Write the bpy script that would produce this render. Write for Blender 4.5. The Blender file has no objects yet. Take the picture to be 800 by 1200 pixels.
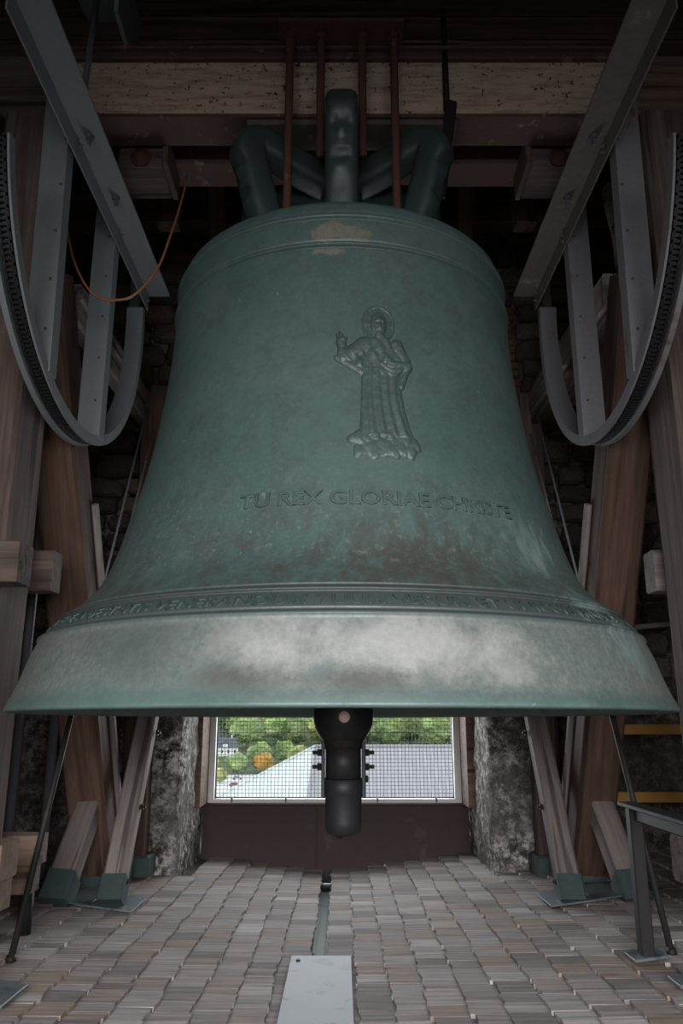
import bpy, math, random
from mathutils import Vector, Matrix, noise
random.seed(7)
PI = math.pi
scene = bpy.context.scene
C = scene.collection

# ------------------------------------------------------------------ camera
cam_d = bpy.data.cameras.new('camera')
cam_d.sensor_fit = 'VERTICAL'; cam_d.sensor_height = 36.0; cam_d.sensor_width = 24.0
cam_d.lens = 28.0; cam_d.clip_start = 0.05; cam_d.clip_end = 3000
cam = bpy.data.objects.new('camera', cam_d); C.objects.link(cam)
cam.location = (0, 0, 1.1); cam.rotation_euler = (math.radians(90 + 15.0), 0, 0)
scene.camera = cam

# ------------------------------------------------------------------ world, lights, exposure
world = bpy.data.worlds.new('overcast_sky'); scene.world = world
world.use_nodes = True
wn = world.node_tree.nodes; wl = world.node_tree.links
wn.clear()
wo = wn.new('ShaderNodeOutputWorld'); wb = wn.new('ShaderNodeBackground')
wb.inputs['Color'].default_value = (0.86, 0.93, 1.0, 1); wb.inputs['Strength'].default_value = 2.3
wl.new(wb.outputs[0], wo.inputs['Surface'])

def area(name, loc, rot, sx, sy, energy, color=(1, 1, 1), spread=180):
    l = bpy.data.lights.new(name, 'AREA'); l.shape = 'RECTANGLE'
    l.size = sx; l.size_y = sy; l.energy = energy; l.color = color; l.spread = math.radians(spread)
    o = bpy.data.objects.new(name, l); C.objects.link(o)
    o.location = loc; o.rotation_euler = rot
    return o
# daylight coming in through the louvred opening behind the camera and through the window
area('daylight_front_opening', (0.0, -2.15, 1.55), (math.radians(90 - 27), 0, 0), 3.8, 1.9, 300, (0.97, 0.97, 1.0), 104)
area('daylight_window', (-0.06, 6.98, 1.45), (math.radians(-90), 0, 0), 1.9, 1.8, 95, (0.9, 0.96, 1.0), 170)

scene.view_settings.view_transform = 'Standard'; scene.view_settings.look = 'None'
scene.view_settings.gamma = 1.0; scene.view_settings.use_curve_mapping = False
scene.view_settings.exposure = 0.0
try:
    scene.cycles.use_denoising = True
    scene.cycles.max_bounces = 8
except Exception:
    pass

# ------------------------------------------------------------------ object helpers
WM = {}
def link(name, data, parent=None, M=None):
    o = bpy.data.objects.new(name, data); C.objects.link(o)
    M = M if M is not None else Matrix.Identity(4)
    WM[o.name] = M
    if parent is not None:
        o.parent = parent
        o.matrix_local = WM[parent.name].inverted() @ M
    else:
        o.matrix_world = M
    return o
def mesh(name, verts, faces, mat=None, smooth=False):
    me = bpy.data.meshes.new(name); me.from_pydata([tuple(v) for v in verts], [], faces); me.update()
    if mat: me.materials.append(mat)
    if smooth:
        me.polygons.foreach_set('use_smooth', [True] * len(me.polygons))
    return me
def obj(name, vf, mat, parent=None, M=None, smooth=False):
    return link(name, mesh(name, vf[0], vf[1], mat, smooth), parent, M)
def root(name, loc, label, cat, group=None):
    o = link(name, None, None, Matrix.Translation(loc))
    o['label'] = label; o['category'] = cat
    if group: o['group'] = group
    return o
def tag(o, label, cat, group=None):
    o['label'] = label; o['category'] = cat
    if group: o['group'] = group
    return o
def struct(o, label=None):
    o['kind'] = 'structure'
    if label: o['label'] = label
    return o
def join(*vfs):
    V, F = [], []
    for v, f in vfs:
        n = len(V); V += list(v); F += [tuple(i + n for i in q) for q in f]
    return V, F
def box(x0, x1, y0, y1, z0, z1):
    V = [(x, y, z) for x in (x0, x1) for y in (y0, y1) for z in (z0, z1)]
    return V, [(0, 1, 3, 2), (4, 6, 7, 5), (0, 4, 5, 1), (2, 3, 7, 6), (0, 2, 6, 4), (1, 5, 7, 3)]
def xf(vf, M):
    return [M @ Vector(v) for v in vf[0]], vf[1]
def cbox(x0, x1, y0, y1, z0, z1, c=0.008):
    """box with chamfered long and short edges"""
    cx, cy, cz = (x0+x1)/2, (y0+y1)/2, (z0+z1)/2
    hx, hy, hz = (x1-x0)/2, (y1-y0)/2, (z1-z0)/2
    c = min(c, hx*0.45, hy*0.45, hz*0.45)
    V, F, idx = [], [], {}
    for sx in (-1, 1):
        for sy in (-1, 1):
            for sz in (-1, 1):
                for a in range(3):
                    h = [hx-c, hy-c, hz-c]; h[a] = (hx, hy, hz)[a]
                    idx[(sx, sy, sz, a)] = len(V)
                    V.append((cx+sx*h[0], cy+sy*h[1], cz+sz*h[2]))
    def q(pts):
        o = Vector((cx, cy, cz)); p = [Vector(V[i]) for i in pts]
        n = (p[1]-p[0]).cross(p[2]-p[0]); m = sum(p, Vector())/len(p) - o
        F.append(tuple(pts) if n.dot(m) > 0 else tuple(reversed(pts)))
    for a in range(3):
        b, d = [(1, 2), (0, 2), (0, 1)][a]
        for s in (-1, 1):
            pts = []
            for u, v in ((-1, -1), (1, -1), (1, 1), (-1, 1)):
                k = [0, 0, 0]; k[a] = s; k[b] = u; k[d] = v
                pts.append(idx[(k[0], k[1], k[2], a)])
            q(pts)
    for a in range(3):
        b, d = [(1, 2), (0, 2), (0, 1)][a]
        for u in (-1, 1):
            for v in (-1, 1):
                pts = []
                for s, ax in ((-1, b), (1, b), (1, d), (-1, d)):
                    k = [0, 0, 0]; k[a] = s; k[b] = u; k[d] = v
                    pts.append(idx[(k[0], k[1], k[2], ax)])
                q(pts)
    for sx in (-1, 1):
        for sy in (-1, 1):
            for sz in (-1, 1):
                q([idx[(sx, sy, sz, a)] for a in range(3)])
    return V, F
def axis_matrix(p0, p1, up=(0, 0, 1)):
    """local X runs from p0 to p1"""
    p0, p1 = Vector(p0), Vector(p1)
    x = (p1-p0).normalized(); u = Vector(up)
    if abs(x.dot(u)) > 0.98: u = Vector((0, 1, 0))
    y = u.cross(x).normalized(); z = x.cross(y)
    M = Matrix.Identity(4)
    for i in range(3):
        M[i][0] = x[i]; M[i][1] = y[i]; M[i][2] = z[i]; M[i][3] = p0[i]
    return M
def extrude(poly, x0, x1):
    """closed polygon in (y,z) extruded along x"""
    n = len(poly)
    V = [(x0, p[0], p[1]) for p in poly] + [(x1, p[0], p[1]) for p in poly]
    F = [(i, (i+1) % n, n+(i+1) % n, n+i) for i in range(n)]
    F += [tuple(reversed(range(n))), tuple(range(n, 2*n))]
    return V, F
def sweep(poly, frames, closed=False):
    """polygon (u,v) swept over frames (origin, U, V)"""
    n = len(poly); V, F = [], []
    for o, U, W in frames:
        for p in poly: V.append(o + U*p[0] + W*p[1])
    m = len(frames)
    for j in range(m-1):
        for i in range(n):
            F.append((j*n+i, j*n+(i+1) % n, (j+1)*n+(i+1) % n, (j+1)*n+i))
    F += [tuple(reversed(range(n))), tuple(range((m-1)*n, m*n))]
    return V, F
def tube(pts, r, seg=10):
    pts = [Vector(p) for p in pts]; rs = r if isinstance(r, (list, tuple)) else [r]*len(pts)
    frames = []; V, F = [], []
    ref = Vector((0, 0, 1))
    t0 = (pts[1]-pts[0]).normalized()
    if abs(t0.dot(ref)) > 0.95: ref = Vector((1, 0, 0))
    for i, p in enumerate(pts):
        t = (pts[min(i+1, len(pts)-1)] - pts[max(i-1, 0)]).normalized()
        u = (ref - t*ref.dot(t)).normalized(); w = t.cross(u); ref = u
        for k in range(seg):
            a = 2*PI*k/seg; V.append(p + (u*math.cos(a)+w*math.sin(a))*rs[i])
    for j in range(len(pts)-1):
        for k in range(seg):
            F.append((j*seg+k, j*seg+(k+1) % seg, (j+1)*seg+(k+1) % seg, (j+1)*seg+k))
    F += [tuple(reversed(range(seg))), tuple(range((len(pts)-1)*seg, len(pts)*seg))]
    return V, F
def lathe(prof, seg=48, cap0=True, cap1=True):
    V, F = [], []
    for r, z in prof:
        for k in range(seg):
            a = 2*PI*k/seg; V.append((r*math.cos(a), r*math.sin(a), z))
    for j in range(len(prof)-1):
        for k in range(seg):
            F.append((j*seg+k, j*seg+(k+1) % seg, (j+1)*seg+(k+1) % seg, (j+1)*seg+k))
    if cap0: F.append(tuple(reversed(range(seg))))
    if cap1: F.append(tuple(range((len(prof)-1)*seg, len(prof)*seg)))
    return V, F
def hexbolt(p, d, r=0.016, h=0.014, stem=0.03):
    """hex head and stem, axis along d"""
    M = axis_matrix(p, Vector(p)+Vector(d))
    hexa = [(r*math.cos(PI/3*k), r*math.sin(PI/3*k)) for k in range(6)]
    st = [(r*0.5*math.cos(PI/4*k), r*0.5*math.sin(PI/4*k)) for k in range(8)]
    return join(xf(extrude(hexa, 0, h), M), xf(extrude(st, h*0.9, h+stem), M))
def timber_vf(L, w, h, jit=0.004, c=0.012, n=None, seed=0):
    rnd = random.Random(seed)
    n = n or max(3, int(L/0.22))
    hw, hh = w/2, h/2
    base = [(-hw+c, -hh), (hw-c, -hh), (hw, -hh+c), (hw, hh-c), (hw-c, hh), (-hw+c, hh), (-hw, hh-c), (-hw, -hh+c)]
    V, F = [], []
    off = [(rnd.uniform(0, 50), rnd.uniform(0, 50)) for _ in base]
    for j in range(n+1):
        x = L*j/n
        for k, p in enumerate(base):
            a = noise.noise((x*1.7+off[k][0], off[k][1], 0))*jit
            b = noise.noise((x*1.7+off[k][0], off[k][1], 9))*jit
            V.append((x, p[0]+a, p[1]+b))
    m = 8
    for j in range(n):
        for k in range(m):
            F.append((j*m+k, j*m+(k+1) % m, (j+1)*m+(k+1) % m, (j+1)*m+k))
    F += [tuple(reversed(range(m))), tuple(range(n*m, n*m+m))]
    return V, F
_ts = [0]
def timber(name, p0, p1, w, h, mat, parent=None, up=(0, 0, 1), jit=0.004, c=0.012):
    _ts[0] += 1
    L = (Vector(p1)-Vector(p0)).length
    return obj(name, timber_vf(L, w, h, jit, c, seed=_ts[0]), mat, parent, axis_matrix(p0, p1, up))
def copy_tree(o, parent=None):
    c = o.copy(); C.objects.link(c); c.parent = parent
    if parent is not None: c.matrix_parent_inverse = o.matrix_parent_inverse.copy()
    for ch in [x for x in o.children]: copy_tree(ch, c)
    return c

# ------------------------------------------------------------------ materials
class Mat:
    def __init__(s, name, rough=0.7, metallic=0.0, spec=0.4):
        s.m = bpy.data.materials.new(name); s.m.use_nodes = True
        s.n = s.m.node_tree.nodes; s.l = s.m.node_tree.links
        s.b = s.n['Principled BSDF']
        s.b.inputs['Roughness'].default_value = rough; s.b.inputs['Metallic'].default_value = metallic
        s.b.inputs['Specular IOR Level'].default_value = spec
        s._co = None
    def co(s, scale=(1, 1, 1), kind='Object', rand=True):
        t = s.n.new('ShaderNodeTexCoord'); mp = s.n.new('ShaderNodeMapping')
        mp.inputs['Scale'].default_value = scale
        s.l.new(t.outputs[kind], mp.inputs['Vector'])
        if rand:
            oi = s.n.new('ShaderNodeObjectInfo'); mu = s.n.new('ShaderNodeMath'); mu.operation = 'MULTIPLY'
            mu.inputs[1].default_value = 37.0
            s.l.new(oi.outputs['Random'], mu.inputs[0]); s.l.new(mu.outputs[0], mp.inputs['Location'])
        return mp.outputs[0]
    def noise(s, co, scale, detail=5, rough=0.6, dist=0.0):
        t = s.n.new('ShaderNodeTexNoise'); t.inputs['Scale'].default_value = scale
        t.inputs['Detail'].default_value = detail; t.inputs['Roughness'].default_value = rough
        t.inputs['Distortion'].default_value = dist
        s.l.new(co, t.inputs['Vector']); return t.outputs['Fac']
    def voronoi(s, co, scale, feature='F1', out='Distance'):
        t = s.n.new('ShaderNodeTexVoronoi'); t.feature = feature; t.inputs['Scale'].default_value = scale
        s.l.new(co, t.inputs['Vector']); return t.outputs[out]
    def ramp(s, fac, stops):
        r = s.n.new('ShaderNodeValToRGB'); e = r.color_ramp.elements
        while len(e) < len(stops): e.new(0.5)
        for i, (p, c) in enumerate(stops):
            e[i].position = p; e[i].color = (c[0], c[1], c[2], 1) if not isinstance(c, (int, float)) else (c, c, c, 1)
        s.l.new(fac, r.inputs[0]); return r.outputs[0]
    def mix(s, fac, a, b, mode='MIX'):
        x = s.n.new('ShaderNodeMix'); x.data_type = 'RGBA'; x.blend_type = mode
        for val, key in ((fac, 0), (a, 6), (b, 7)):
            if isinstance(val, (int, float)):
                x.inputs[key].default_value = val if key == 0 else (val, val, val, 1)
            elif isinstance(val, tuple): x.inputs[key].default_value = (*val[:3], 1)
            else: s.l.new(val, x.inputs[key])
        return x.outputs[2]
    def math(s, op, a, b=None):
        x = s.n.new('ShaderNodeMath'); x.operation = op
        for i, v in enumerate((a, b)):
            if v is None: continue
            if isinstance(v, (int, float)): x.inputs[i].default_value = v
            else: s.l.new(v, x.inputs[i])
        return x.outputs[0]
    def color(s, c):
        if isinstance(c, tuple): s.b.inputs['Base Color'].default_value = (*c[:3], 1)
        else: s.l.new(c, s.b.inputs['Base Color'])
    def rough(s, v): s.l.new(v, s.b.inputs['Roughness'])
    def bump(s, h, strength=0.4, dist=0.01):
        b = s.n.new('ShaderNodeBump'); b.inputs['Strength'].default_value = strength
        b.inputs['Distance'].default_value = dist
        s.l.new(h, b.inputs['Height']); s.l.new(b.outputs[0], s.b.inputs['Normal'])

def wood(name, dark, mid, light, grain=1.0, rough=0.85, fine=0.5):
    """grain along local X"""
    m = Mat(name, rough, 0, 0.25)
    co = m.co((0.7, 14*grain, 14*grain)); co2 = m.co((1.2, 3, 3))
    g = m.noise(co, 1.6, 8, 0.7, 0.6); big = m.noise(co2, 1.1, 4)
    cr = m.noise(m.co((0.35, 9, 9)), 1.3, 3, 0.5)
    base = m.ramp(g, [(0.25, dark), (0.5, mid), (0.78, light)])
    base = m.mix(m.ramp(big, [(0.35, 0.0), (0.7, 1.0)]), m.mix(1.0, base, (0.62, 0.6, 0.6), 'MULTIPLY'), base)
    crack = m.ramp(cr, [(0.35, 0.38), (0.40, 1.0)])
    m.color(m.mix(1.0, base, crack, 'MULTIPLY'))
    h = m.mix(1.0, g, m.ramp(cr, [(0.35, 0.0), (0.41, 1.0)]), 'MULTIPLY')
    m.bump(h, 0.55, 0.012)
    return m.m
W_frame = wood('weathered_brown_timber', (0.0341, 0.0223, 0.0174), (0.0961, 0.0670, 0.0546), (0.1674, 0.1302, 0.1116))
W_leg = wood('red_brown_timber', (0.0270, 0.0144, 0.0096), (0.0750, 0.0408, 0.0270), (0.1200, 0.0750, 0.0540))
W_pale = wood('window_lit_timber', (0.0806, 0.0620, 0.0546), (0.1674, 0.1395, 0.1240), (0.2480, 0.2170, 0.1984))
W_new = wood('newer_tan_timber', (0.0843, 0.0521, 0.0347), (0.1488, 0.0992, 0.0694), (0.1984, 0.1438, 0.1042), 0.8)
W_dark = wood('dark_old_timber', (0.0493, 0.0296, 0.0222), (0.1478, 0.0886, 0.0640), (0.2464, 0.1626, 0.1232))

def steel(name, a, b, rust=(0.10, 0.05, 0.028), amount=0.62, rough=0.5, scale=5.0):
    m = Mat(name, rough, 0.0, 0.2)
    co = m.co(); n1 = m.noise(co, scale, 8, 0.65); n2 = m.noise(co, scale*7, 4, 0.6)
    base = m.mix(n2, a, b)
    sp = m.ramp(n1, [(amount, 0.0), (amount+0.08, 1.0)])
    m.color(m.mix(sp, base, rust)); m.bump(n2, 0.12, 0.003)
    return m.m
S_wheel = steel('grey_green_painted_steel', (0.112, 0.125, 0.126), (0.148, 0.161, 0.160), amount=0.68)
S_wheel2 = steel('dusty_grey_painted_steel', (0.105, 0.101, 0.106), (0.150, 0.145, 0.148), amount=0.60)
S_dusty = steel('dusty_brown_steel', (0.065, 0.056, 0.048), (0.115, 0.098, 0.082), (0.17, 0.145, 0.11), amount=0.58, rough=0.8)
S_rust = steel('rusty_red_steel', (0.050, 0.022, 0.015), (0.085, 0.040, 0.027), (0.14, 0.09, 0.06), amount=0.63, rough=0.8, scale=14)
S_dark = steel('dark_bare_steel', (0.007, 0.0068, 0.007), (0.014, 0.0125, 0.012), (0.04, 0.025, 0.018), amount=0.6, rough=0.62)
S_black = steel('black_iron', (0.008, 0.008, 0.009), (0.017, 0.0165, 0.017), (0.022, 0.015, 0.012), amount=0.6, rough=0.5)
S_lead = steel('blue_grey_lead_flashing', (0.055, 0.068, 0.075), (0.095, 0.112, 0.12), (0.03, 0.045, 0.045), amount=0.55, rough=0.5)
S_green = steel('dark_green_copper_flashing', (0.022, 0.034, 0.033), (0.042, 0.058, 0.056), (0.028, 0.035, 0.033), amount=0.55, rough=0.55)
S_gut = steel('green_grey_gutter_sheet', (0.035, 0.052, 0.050), (0.07, 0.09, 0.088), (0.03, 0.04, 0.04), amount=0.55, rough=0.6)
S_panel = steel('brown_sheet_panel', (0.026, 0.013, 0.011), (0.034, 0.018, 0.015), (0.05, 0.028, 0.022), amount=0.6, rough=0.6)
S_pipe = steel('grey_pipe', (0.055, 0.055, 0.065), (0.085, 0.085, 0.098), amount=0.66, rough=0.45)

def yoke_paint():
    m = Mat('flaking_beige_paint_on_steel', 0.75, 0, 0.3)
    co = m.co(); n1 = m.noise(co, 26, 8, 0.75); n2 = m.noise(co, 2.2, 5, 0.6); n3 = m.noise(m.co((0.6, 5, 5)), 9, 5, 0.7)
    paint = m.mix(n2, (0.34, 0.24, 0.18), (0.50, 0.37, 0.285))
    paint = m.mix(m.ramp(n3, [(0.45, 0.0), (0.7, 1.0)]), paint, (0.20, 0.135, 0.10))
    spot = m.ramp(m.math('ADD', n1, m.math('MULTIPLY', n2, 0.25)), [(0.70, 0.0), (0.74, 1.0)])
    m.color(m.mix(spot, paint, (0.035, 0.018, 0.013))); m.bump(n1, 0.25, 0.004)
    return m.m
P_yoke = yoke_paint()
S_flange = steel('rust_brown_flange', (0.055, 0.030, 0.022), (0.095, 0.056, 0.042), (0.17, 0.12, 0.09), amount=0.60, rough=0.8, scale=9)

def bronze(name, patches=True, bright=1.0):
    m = Mat(name, 0.5, 0.0, 0.5)
    co = m.co((1, 1, 1), rand=False); st = m.co((3.2, 3.2, 0.55), rand=False)
    n1 = m.noise(co, 1.6, 6, 0.62, 0.4); n2 = m.noise(co, 11, 9, 0.75); n3 = m.noise(st, 5.5, 8, 0.7); n4 = m.noise(co, 55, 5, 0.65); n5 = m.noise(co, 4.2, 8, 0.7, 0.3)
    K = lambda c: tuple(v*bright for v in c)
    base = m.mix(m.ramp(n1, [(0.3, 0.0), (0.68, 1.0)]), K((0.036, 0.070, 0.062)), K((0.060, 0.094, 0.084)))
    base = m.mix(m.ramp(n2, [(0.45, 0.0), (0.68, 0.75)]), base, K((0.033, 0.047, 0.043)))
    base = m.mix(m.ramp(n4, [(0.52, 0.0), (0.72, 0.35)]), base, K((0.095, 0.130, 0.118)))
    if patches:
        sx = m.n.new('ShaderNodeSeparateXYZ'); tc = m.n.new('ShaderNodeTexCoord')
        m.l.new(tc.outputs['Object'], sx.inputs[0]); z = sx.outputs['Z']
        def band(a, b, c, d):
            mr = m.n.new('ShaderNodeMapRange'); mr.inputs[1].default_value = a; mr.inputs[2].default_value = b
            mr2 = m.n.new('ShaderNodeMapRange'); mr2.inputs[1].default_value = c; mr2.inputs[2].default_value = d
            mr2.inputs[3].default_value = 1; mr2.inputs[4].default_value = 0
            m.l.new(z, mr.inputs[0]); m.l.new(z, mr2.inputs[0])
            return m.math('MULTIPLY', mr.outputs[0], mr2.outputs[0])
        def stain_or_highlight(c, r, tex, lo, hi, k):
            """ragged patch of its own shape around a point of the bell"""
            mp = m.n.new('ShaderNodeMapping'); mp.vector_type = 'TEXTURE'
            mp.inputs['Location'].default_value = c; mp.inputs['Scale'].default_value = r
            m.l.new(tc.outputs['Object'], mp.inputs['Vector'])
            ln = m.n.new('ShaderNodeVectorMath'); ln.operation = 'LENGTH'; m.l.new(mp.outputs[0], ln.inputs[0])
            f = m.math('ADD', m.math('SUBTRACT', 1.0, ln.outputs['Value']), m.math('MULTIPLY', m.math('SUBTRACT', tex, 0.5), 3.2))
            mr = m.n.new('ShaderNodeMapRange'); mr.inputs[1].default_value = lo; mr.inputs[2].default_value = hi; mr.inputs[4].default_value = k
            m.l.new(f, mr.inputs[0]); return mr.outputs[0]
        # grey bronze on the sound bow, partly worn free of patina
        f = m.math('MULTIPLY', band(0.02, 0.07, 0.265, 0.285), m.ramp(n5, [(0.28, 0.35), (0.60, 0.9)]))
        base = m.mix(f, base, m.mix(m.ramp(n4, [(0.35, 0.0), (0.65, 1.0)]), (0.082, 0.094, 0.086), (0.135, 0.142, 0.130)))
        f = m.math('MULTIPLY', stain_or_highlight((0.06, -1.3, 0.2), (0.62, 0.5, 0.14), n5, 0.0, 0.9, 0.85), band(0.03, 0.08, 0.25, 0.28))  # bright centre: highlight from the opening behind the viewer, painted into the colour
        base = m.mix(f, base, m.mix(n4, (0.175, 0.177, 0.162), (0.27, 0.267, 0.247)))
        f = m.math('MULTIPLY', stain_or_highlight((-0.62, -1.15, 0.2), (0.30, 0.4, 0.17), n5, 0.0, 0.9, 0.75), band(0.03, 0.08, 0.25, 0.28))
        base = m.mix(f, base, (0.046, 0.058, 0.053))
        # fine dark smears low on the sound bow
        for c, r in (((-0.30, -1.32, 0.085), (0.20, 0.4, 0.05)), ((0.07, -1.35, 0.085), (0.24, 0.4, 0.05))):
            f = stain_or_highlight(c, r, m.math('ADD', m.math('MULTIPLY', n2, 0.5), m.math('MULTIPLY', n4, 0.5)), 0.1, 0.8, 0.75); base = m.mix(f, base, (0.042, 0.041, 0.033))
        # dark stain in streaks above the inscription band
        f = m.math('MULTIPLY', band(0.27, 0.36, 0.42, 0.85), m.ramp(m.math('ADD', m.math('MULTIPLY', n3, 0.6), m.math('MULTIPLY', n2, 0.4)), [(0.42, 0.0), (0.60, 0.75)]))
        base = m.mix(f, base, (0.036, 0.036, 0.032))
        f = stain_or_highlight((0.25, -1.05, 0.48), (0.42, 0.4, 0.20), n3, 0.0, 0.9, 0.8); base = m.mix(f, base, (0.040, 0.037, 0.031))
        f = m.math('MULTIPLY', band(0.272, 0.285, 0.37, 0.40), 0.7)
        base = m.mix(f, base, m.mix(n2, (0.024, 0.028, 0.027), (0.046, 0.050, 0.047)))
        # pale lichen speckle above the band
        f = m.math('MULTIPLY', band(0.40, 0.50, 0.70, 0.95), m.ramp(m.noise(co, 34, 6, 0.8), [(0.54, 0.0), (0.66, 0.5)]))
        base = m.mix(f, base, (0.13, 0.150, 0.130))
        # verdigris rim and drips on the right
        f = m.math('MULTIPLY', band(0.002, 0.008, 0.012, 0.034), m.ramp(n5, [(0.35, 0.15), (0.6, 0.9)]))
        base = m.mix(f, base, (0.075, 0.117, 0.104))
        f = stain_or_highlight((-0.72, -1.15, 0.05), (0.5, 0.5, 0.06), n2, 0.1, 0.8, 0.5); base = m.mix(f, base, (0.062, 0.105, 0.092))
        for c, r in (((0.93, -0.83, 0.35), (0.24, 0.3, 0.14)), ((1.0, -0.85, 0.2), (0.2, 0.3, 0.15)), ((0.72, -0.8, 0.62), (0.2, 0.3, 0.2))):
            f = stain_or_highlight(c, r, n3, 0.25, 0.95, 0.75); base = m.mix(f, base, (0.13, 0.185, 0.175))
        # ochre crust under the shoulder
        for c, r in (((-0.02, -0.81, 1.90), (0.17, 0.3, 0.07)), ((-0.06, -0.81, 1.81), (0.10, 0.3, 0.03))):
            f = stain_or_highlight(c, r, n2, 0.2, 0.5, 0.85); base = m.mix(f, base, m.mix(n4, (0.07, 0.065, 0.045), (0.19, 0.17, 0.125)))
        fl = m.ramp(m.noise(co, 30, 2, 0.5), [(0.74, 0.0), (0.77, 0.6)])
        base = m.mix(fl, base, (0.13, 0.16, 0.148))
    m.color(base)
    m.rough(m.ramp(n2, [(0.3, 0.40), (0.7, 0.64)]))
    m.bump(m.math('ADD', m.math('MULTIPLY', n2, 0.6), m.math('MULTIPLY', n4, 0.4)), 0.22, 0.008)
    return m.m
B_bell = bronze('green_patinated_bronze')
B_letter = bronze('green_patinated_bronze_relief', False, 0.80)
B_band = bronze('darkened_bronze_lettering', False, 0.55)
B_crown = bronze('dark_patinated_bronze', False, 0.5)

def stone_mat(name, a, b, c, sc=1.0):
    m = Mat(name, 0.95, 0, 0.15)
    co = m.co()
    n1 = m.noise(co, 3*sc, 8, 0.7); n2 = m.noise(co, 15*sc, 8, 0.8); v = m.voronoi(co, 34*sc)
    base = m.ramp(n2, [(0.43, a), (0.50, b), (0.58, c)])
    base = m.mix(m.ramp(n1, [(0.40, 0.0), (0.60, 0.85)]), base, m.mix(0.5, a, b))
    pit = m.ramp(v, [(0.05, 0.2), (0.22, 1.0)])
    m.color(m.mix(0.75, base, m.mix(1.0, base, pit, 'MULTIPLY')))
    m.bump(m.math('ADD', n2, m.math('MULTIPLY', v, 0.6)), 0.5, 0.02)
    return m.m
ST_wall = stone_mat('dark_rubble_mortar', (0.02, 0.017, 0.014), (0.065, 0.055, 0.045), (0.15, 0.13, 0.11))
ST_reveal = stone_mat('pitted_conglomerate_stone', (0.014, 0.012, 0.010), (0.14, 0.126, 0.110), (0.46, 0.43, 0.39))
def stones_mat():
    m = Mat('mixed_rubble_stone', 0.95, 0, 0.15)
    oi = m.n.new('ShaderNodeObjectInfo')
    r = m.ramp(oi.outputs['Random'], [(0.0, (0.045, 0.036, 0.030)), (0.35, (0.085, 0.070, 0.058)), (0.6, (0.06, 0.055, 0.048)), (0.85, (0.12, 0.10, 0.085)), (1.0, (0.14, 0.09, 0.055))])
    n = m.noise(m.co((1, 1, 1)), 18, 7, 0.75)
    m.color(m.mix(1.0, r, m.ramp(n, [(0.3, 0.35), (0.7, 1.4)]), 'MULTIPLY')); m.bump(n, 0.8, 0.02)
    return m.m
ST_stone = stones_mat()
def brick_mat():
    m = Mat('orange_brick', 0.95, 0, 0.15); n = m.noise(m.co(), 20, 6, 0.7)
    m.color(m.ramp(n, [(0.3, (0.06, 0.03, 0.014)), (0.7, (0.19, 0.10, 0.045))])); m.bump(n, 0.7, 0.02); return m.m
ST_brick = brick_mat()

def shingle_mat():
    m = Mat('weathered_wood_shingle', 0.85, 0, 0.25)
    oi = m.n.new('ShaderNodeObjectInfo'); ge = m.n.new('ShaderNodeNewGeometry')
    rnd = m.math('FRACT', m.math('ADD', m.math('MULTIPLY', oi.outputs['Random'], 7.3), ge.outputs['Random Per Island']))
    base = m.ramp(rnd, [(0.0, (0.130, 0.112, 0.103)), (0.25, (0.190, 0.168, 0.158)), (0.5, (0.245, 0.224, 0.213)), (0.72, (0.200, 0.148, 0.115)), (0.86, (0.215, 0.187, 0.170)), (1.0, (0.315, 0.295, 0.285))])
    tc = m.n.new('ShaderNodeTexCoord'); mp = m.n.new('ShaderNodeMapping'); mp.inputs['Scale'].default_value = (1.6, 30, 6)
    cmb = m.n.new('ShaderNodeCombineXYZ'); m.l.new(m.math('MULTIPLY', rnd, 51.0), cmb.inputs[0]); m.l.new(m.math('MULTIPLY', rnd, 17.0), cmb.inputs[1])
    m.l.new(tc.outputs['Object'], mp.inputs['Vector']); m.l.new(cmb.outputs[0], mp.inputs['Location'])
    g = m.noise(mp.outputs[0], 1.3, 7, 0.7, 0.3)
    m.color(m.mix(1.0, base, m.ramp(g, [(0.30, 0.34), (0.48, 0.92), (0.72, 1.38)]), 'MULTIPLY'))
    m.bump(g, 0.6, 0.006)
    return m.m
M_shingle = shingle_mat()
def plain(name, c, rough=0.7, var=0.25, sc=8, spec=0.3, bump=0.1):
    m = Mat(name, rough, 0, spec); n = m.noise(m.co(), sc, 6, 0.65)
    m.color(m.mix(n, tuple(v*(1-var) for v in c), tuple(v*(1+var) for v in c))); m.bump(n, bump, 0.004); return m.m
M_deck = plain('dark_underlay', (0.05, 0.043, 0.038), 0.95)
M_white = plain('white_painted_frame', (0.55, 0.52, 0.50), 0.6, 0.12)
M_wire = plain('dark_wire', (0.02, 0.025, 0.022), 0.5)
M_yellow = plain('yellow_ochre_paint', (0.29, 0.15, 0.035), 0.6, 0.2)
M_cable = plain('orange_cable_sheath', (0.17, 0.062, 0.022), 0.5, 0.1)
M_pink = plain('pale_pink_end_grain', (0.52, 0.36, 0.32), 0.6, 0.1)
M_plate = None
def plate_mat():
    m = Mat('stained_zinc_sheet', 0.6, 0.0, 0.4); co = m.co(); n = m.noise(co, 11, 4, 0.5, 0.5); n2 = m.noise(co, 3, 5)
    b = m.mix(n2, (0.10, 0.108, 0.12), (0.155, 0.163, 0.18))
    m.color(m.mix(m.ramp(n, [(0.60, 0.0), (0.66, 0.75)]), b, (0.055, 0.06, 0.068))); return m.m
M_plate = plate_mat()

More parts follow.
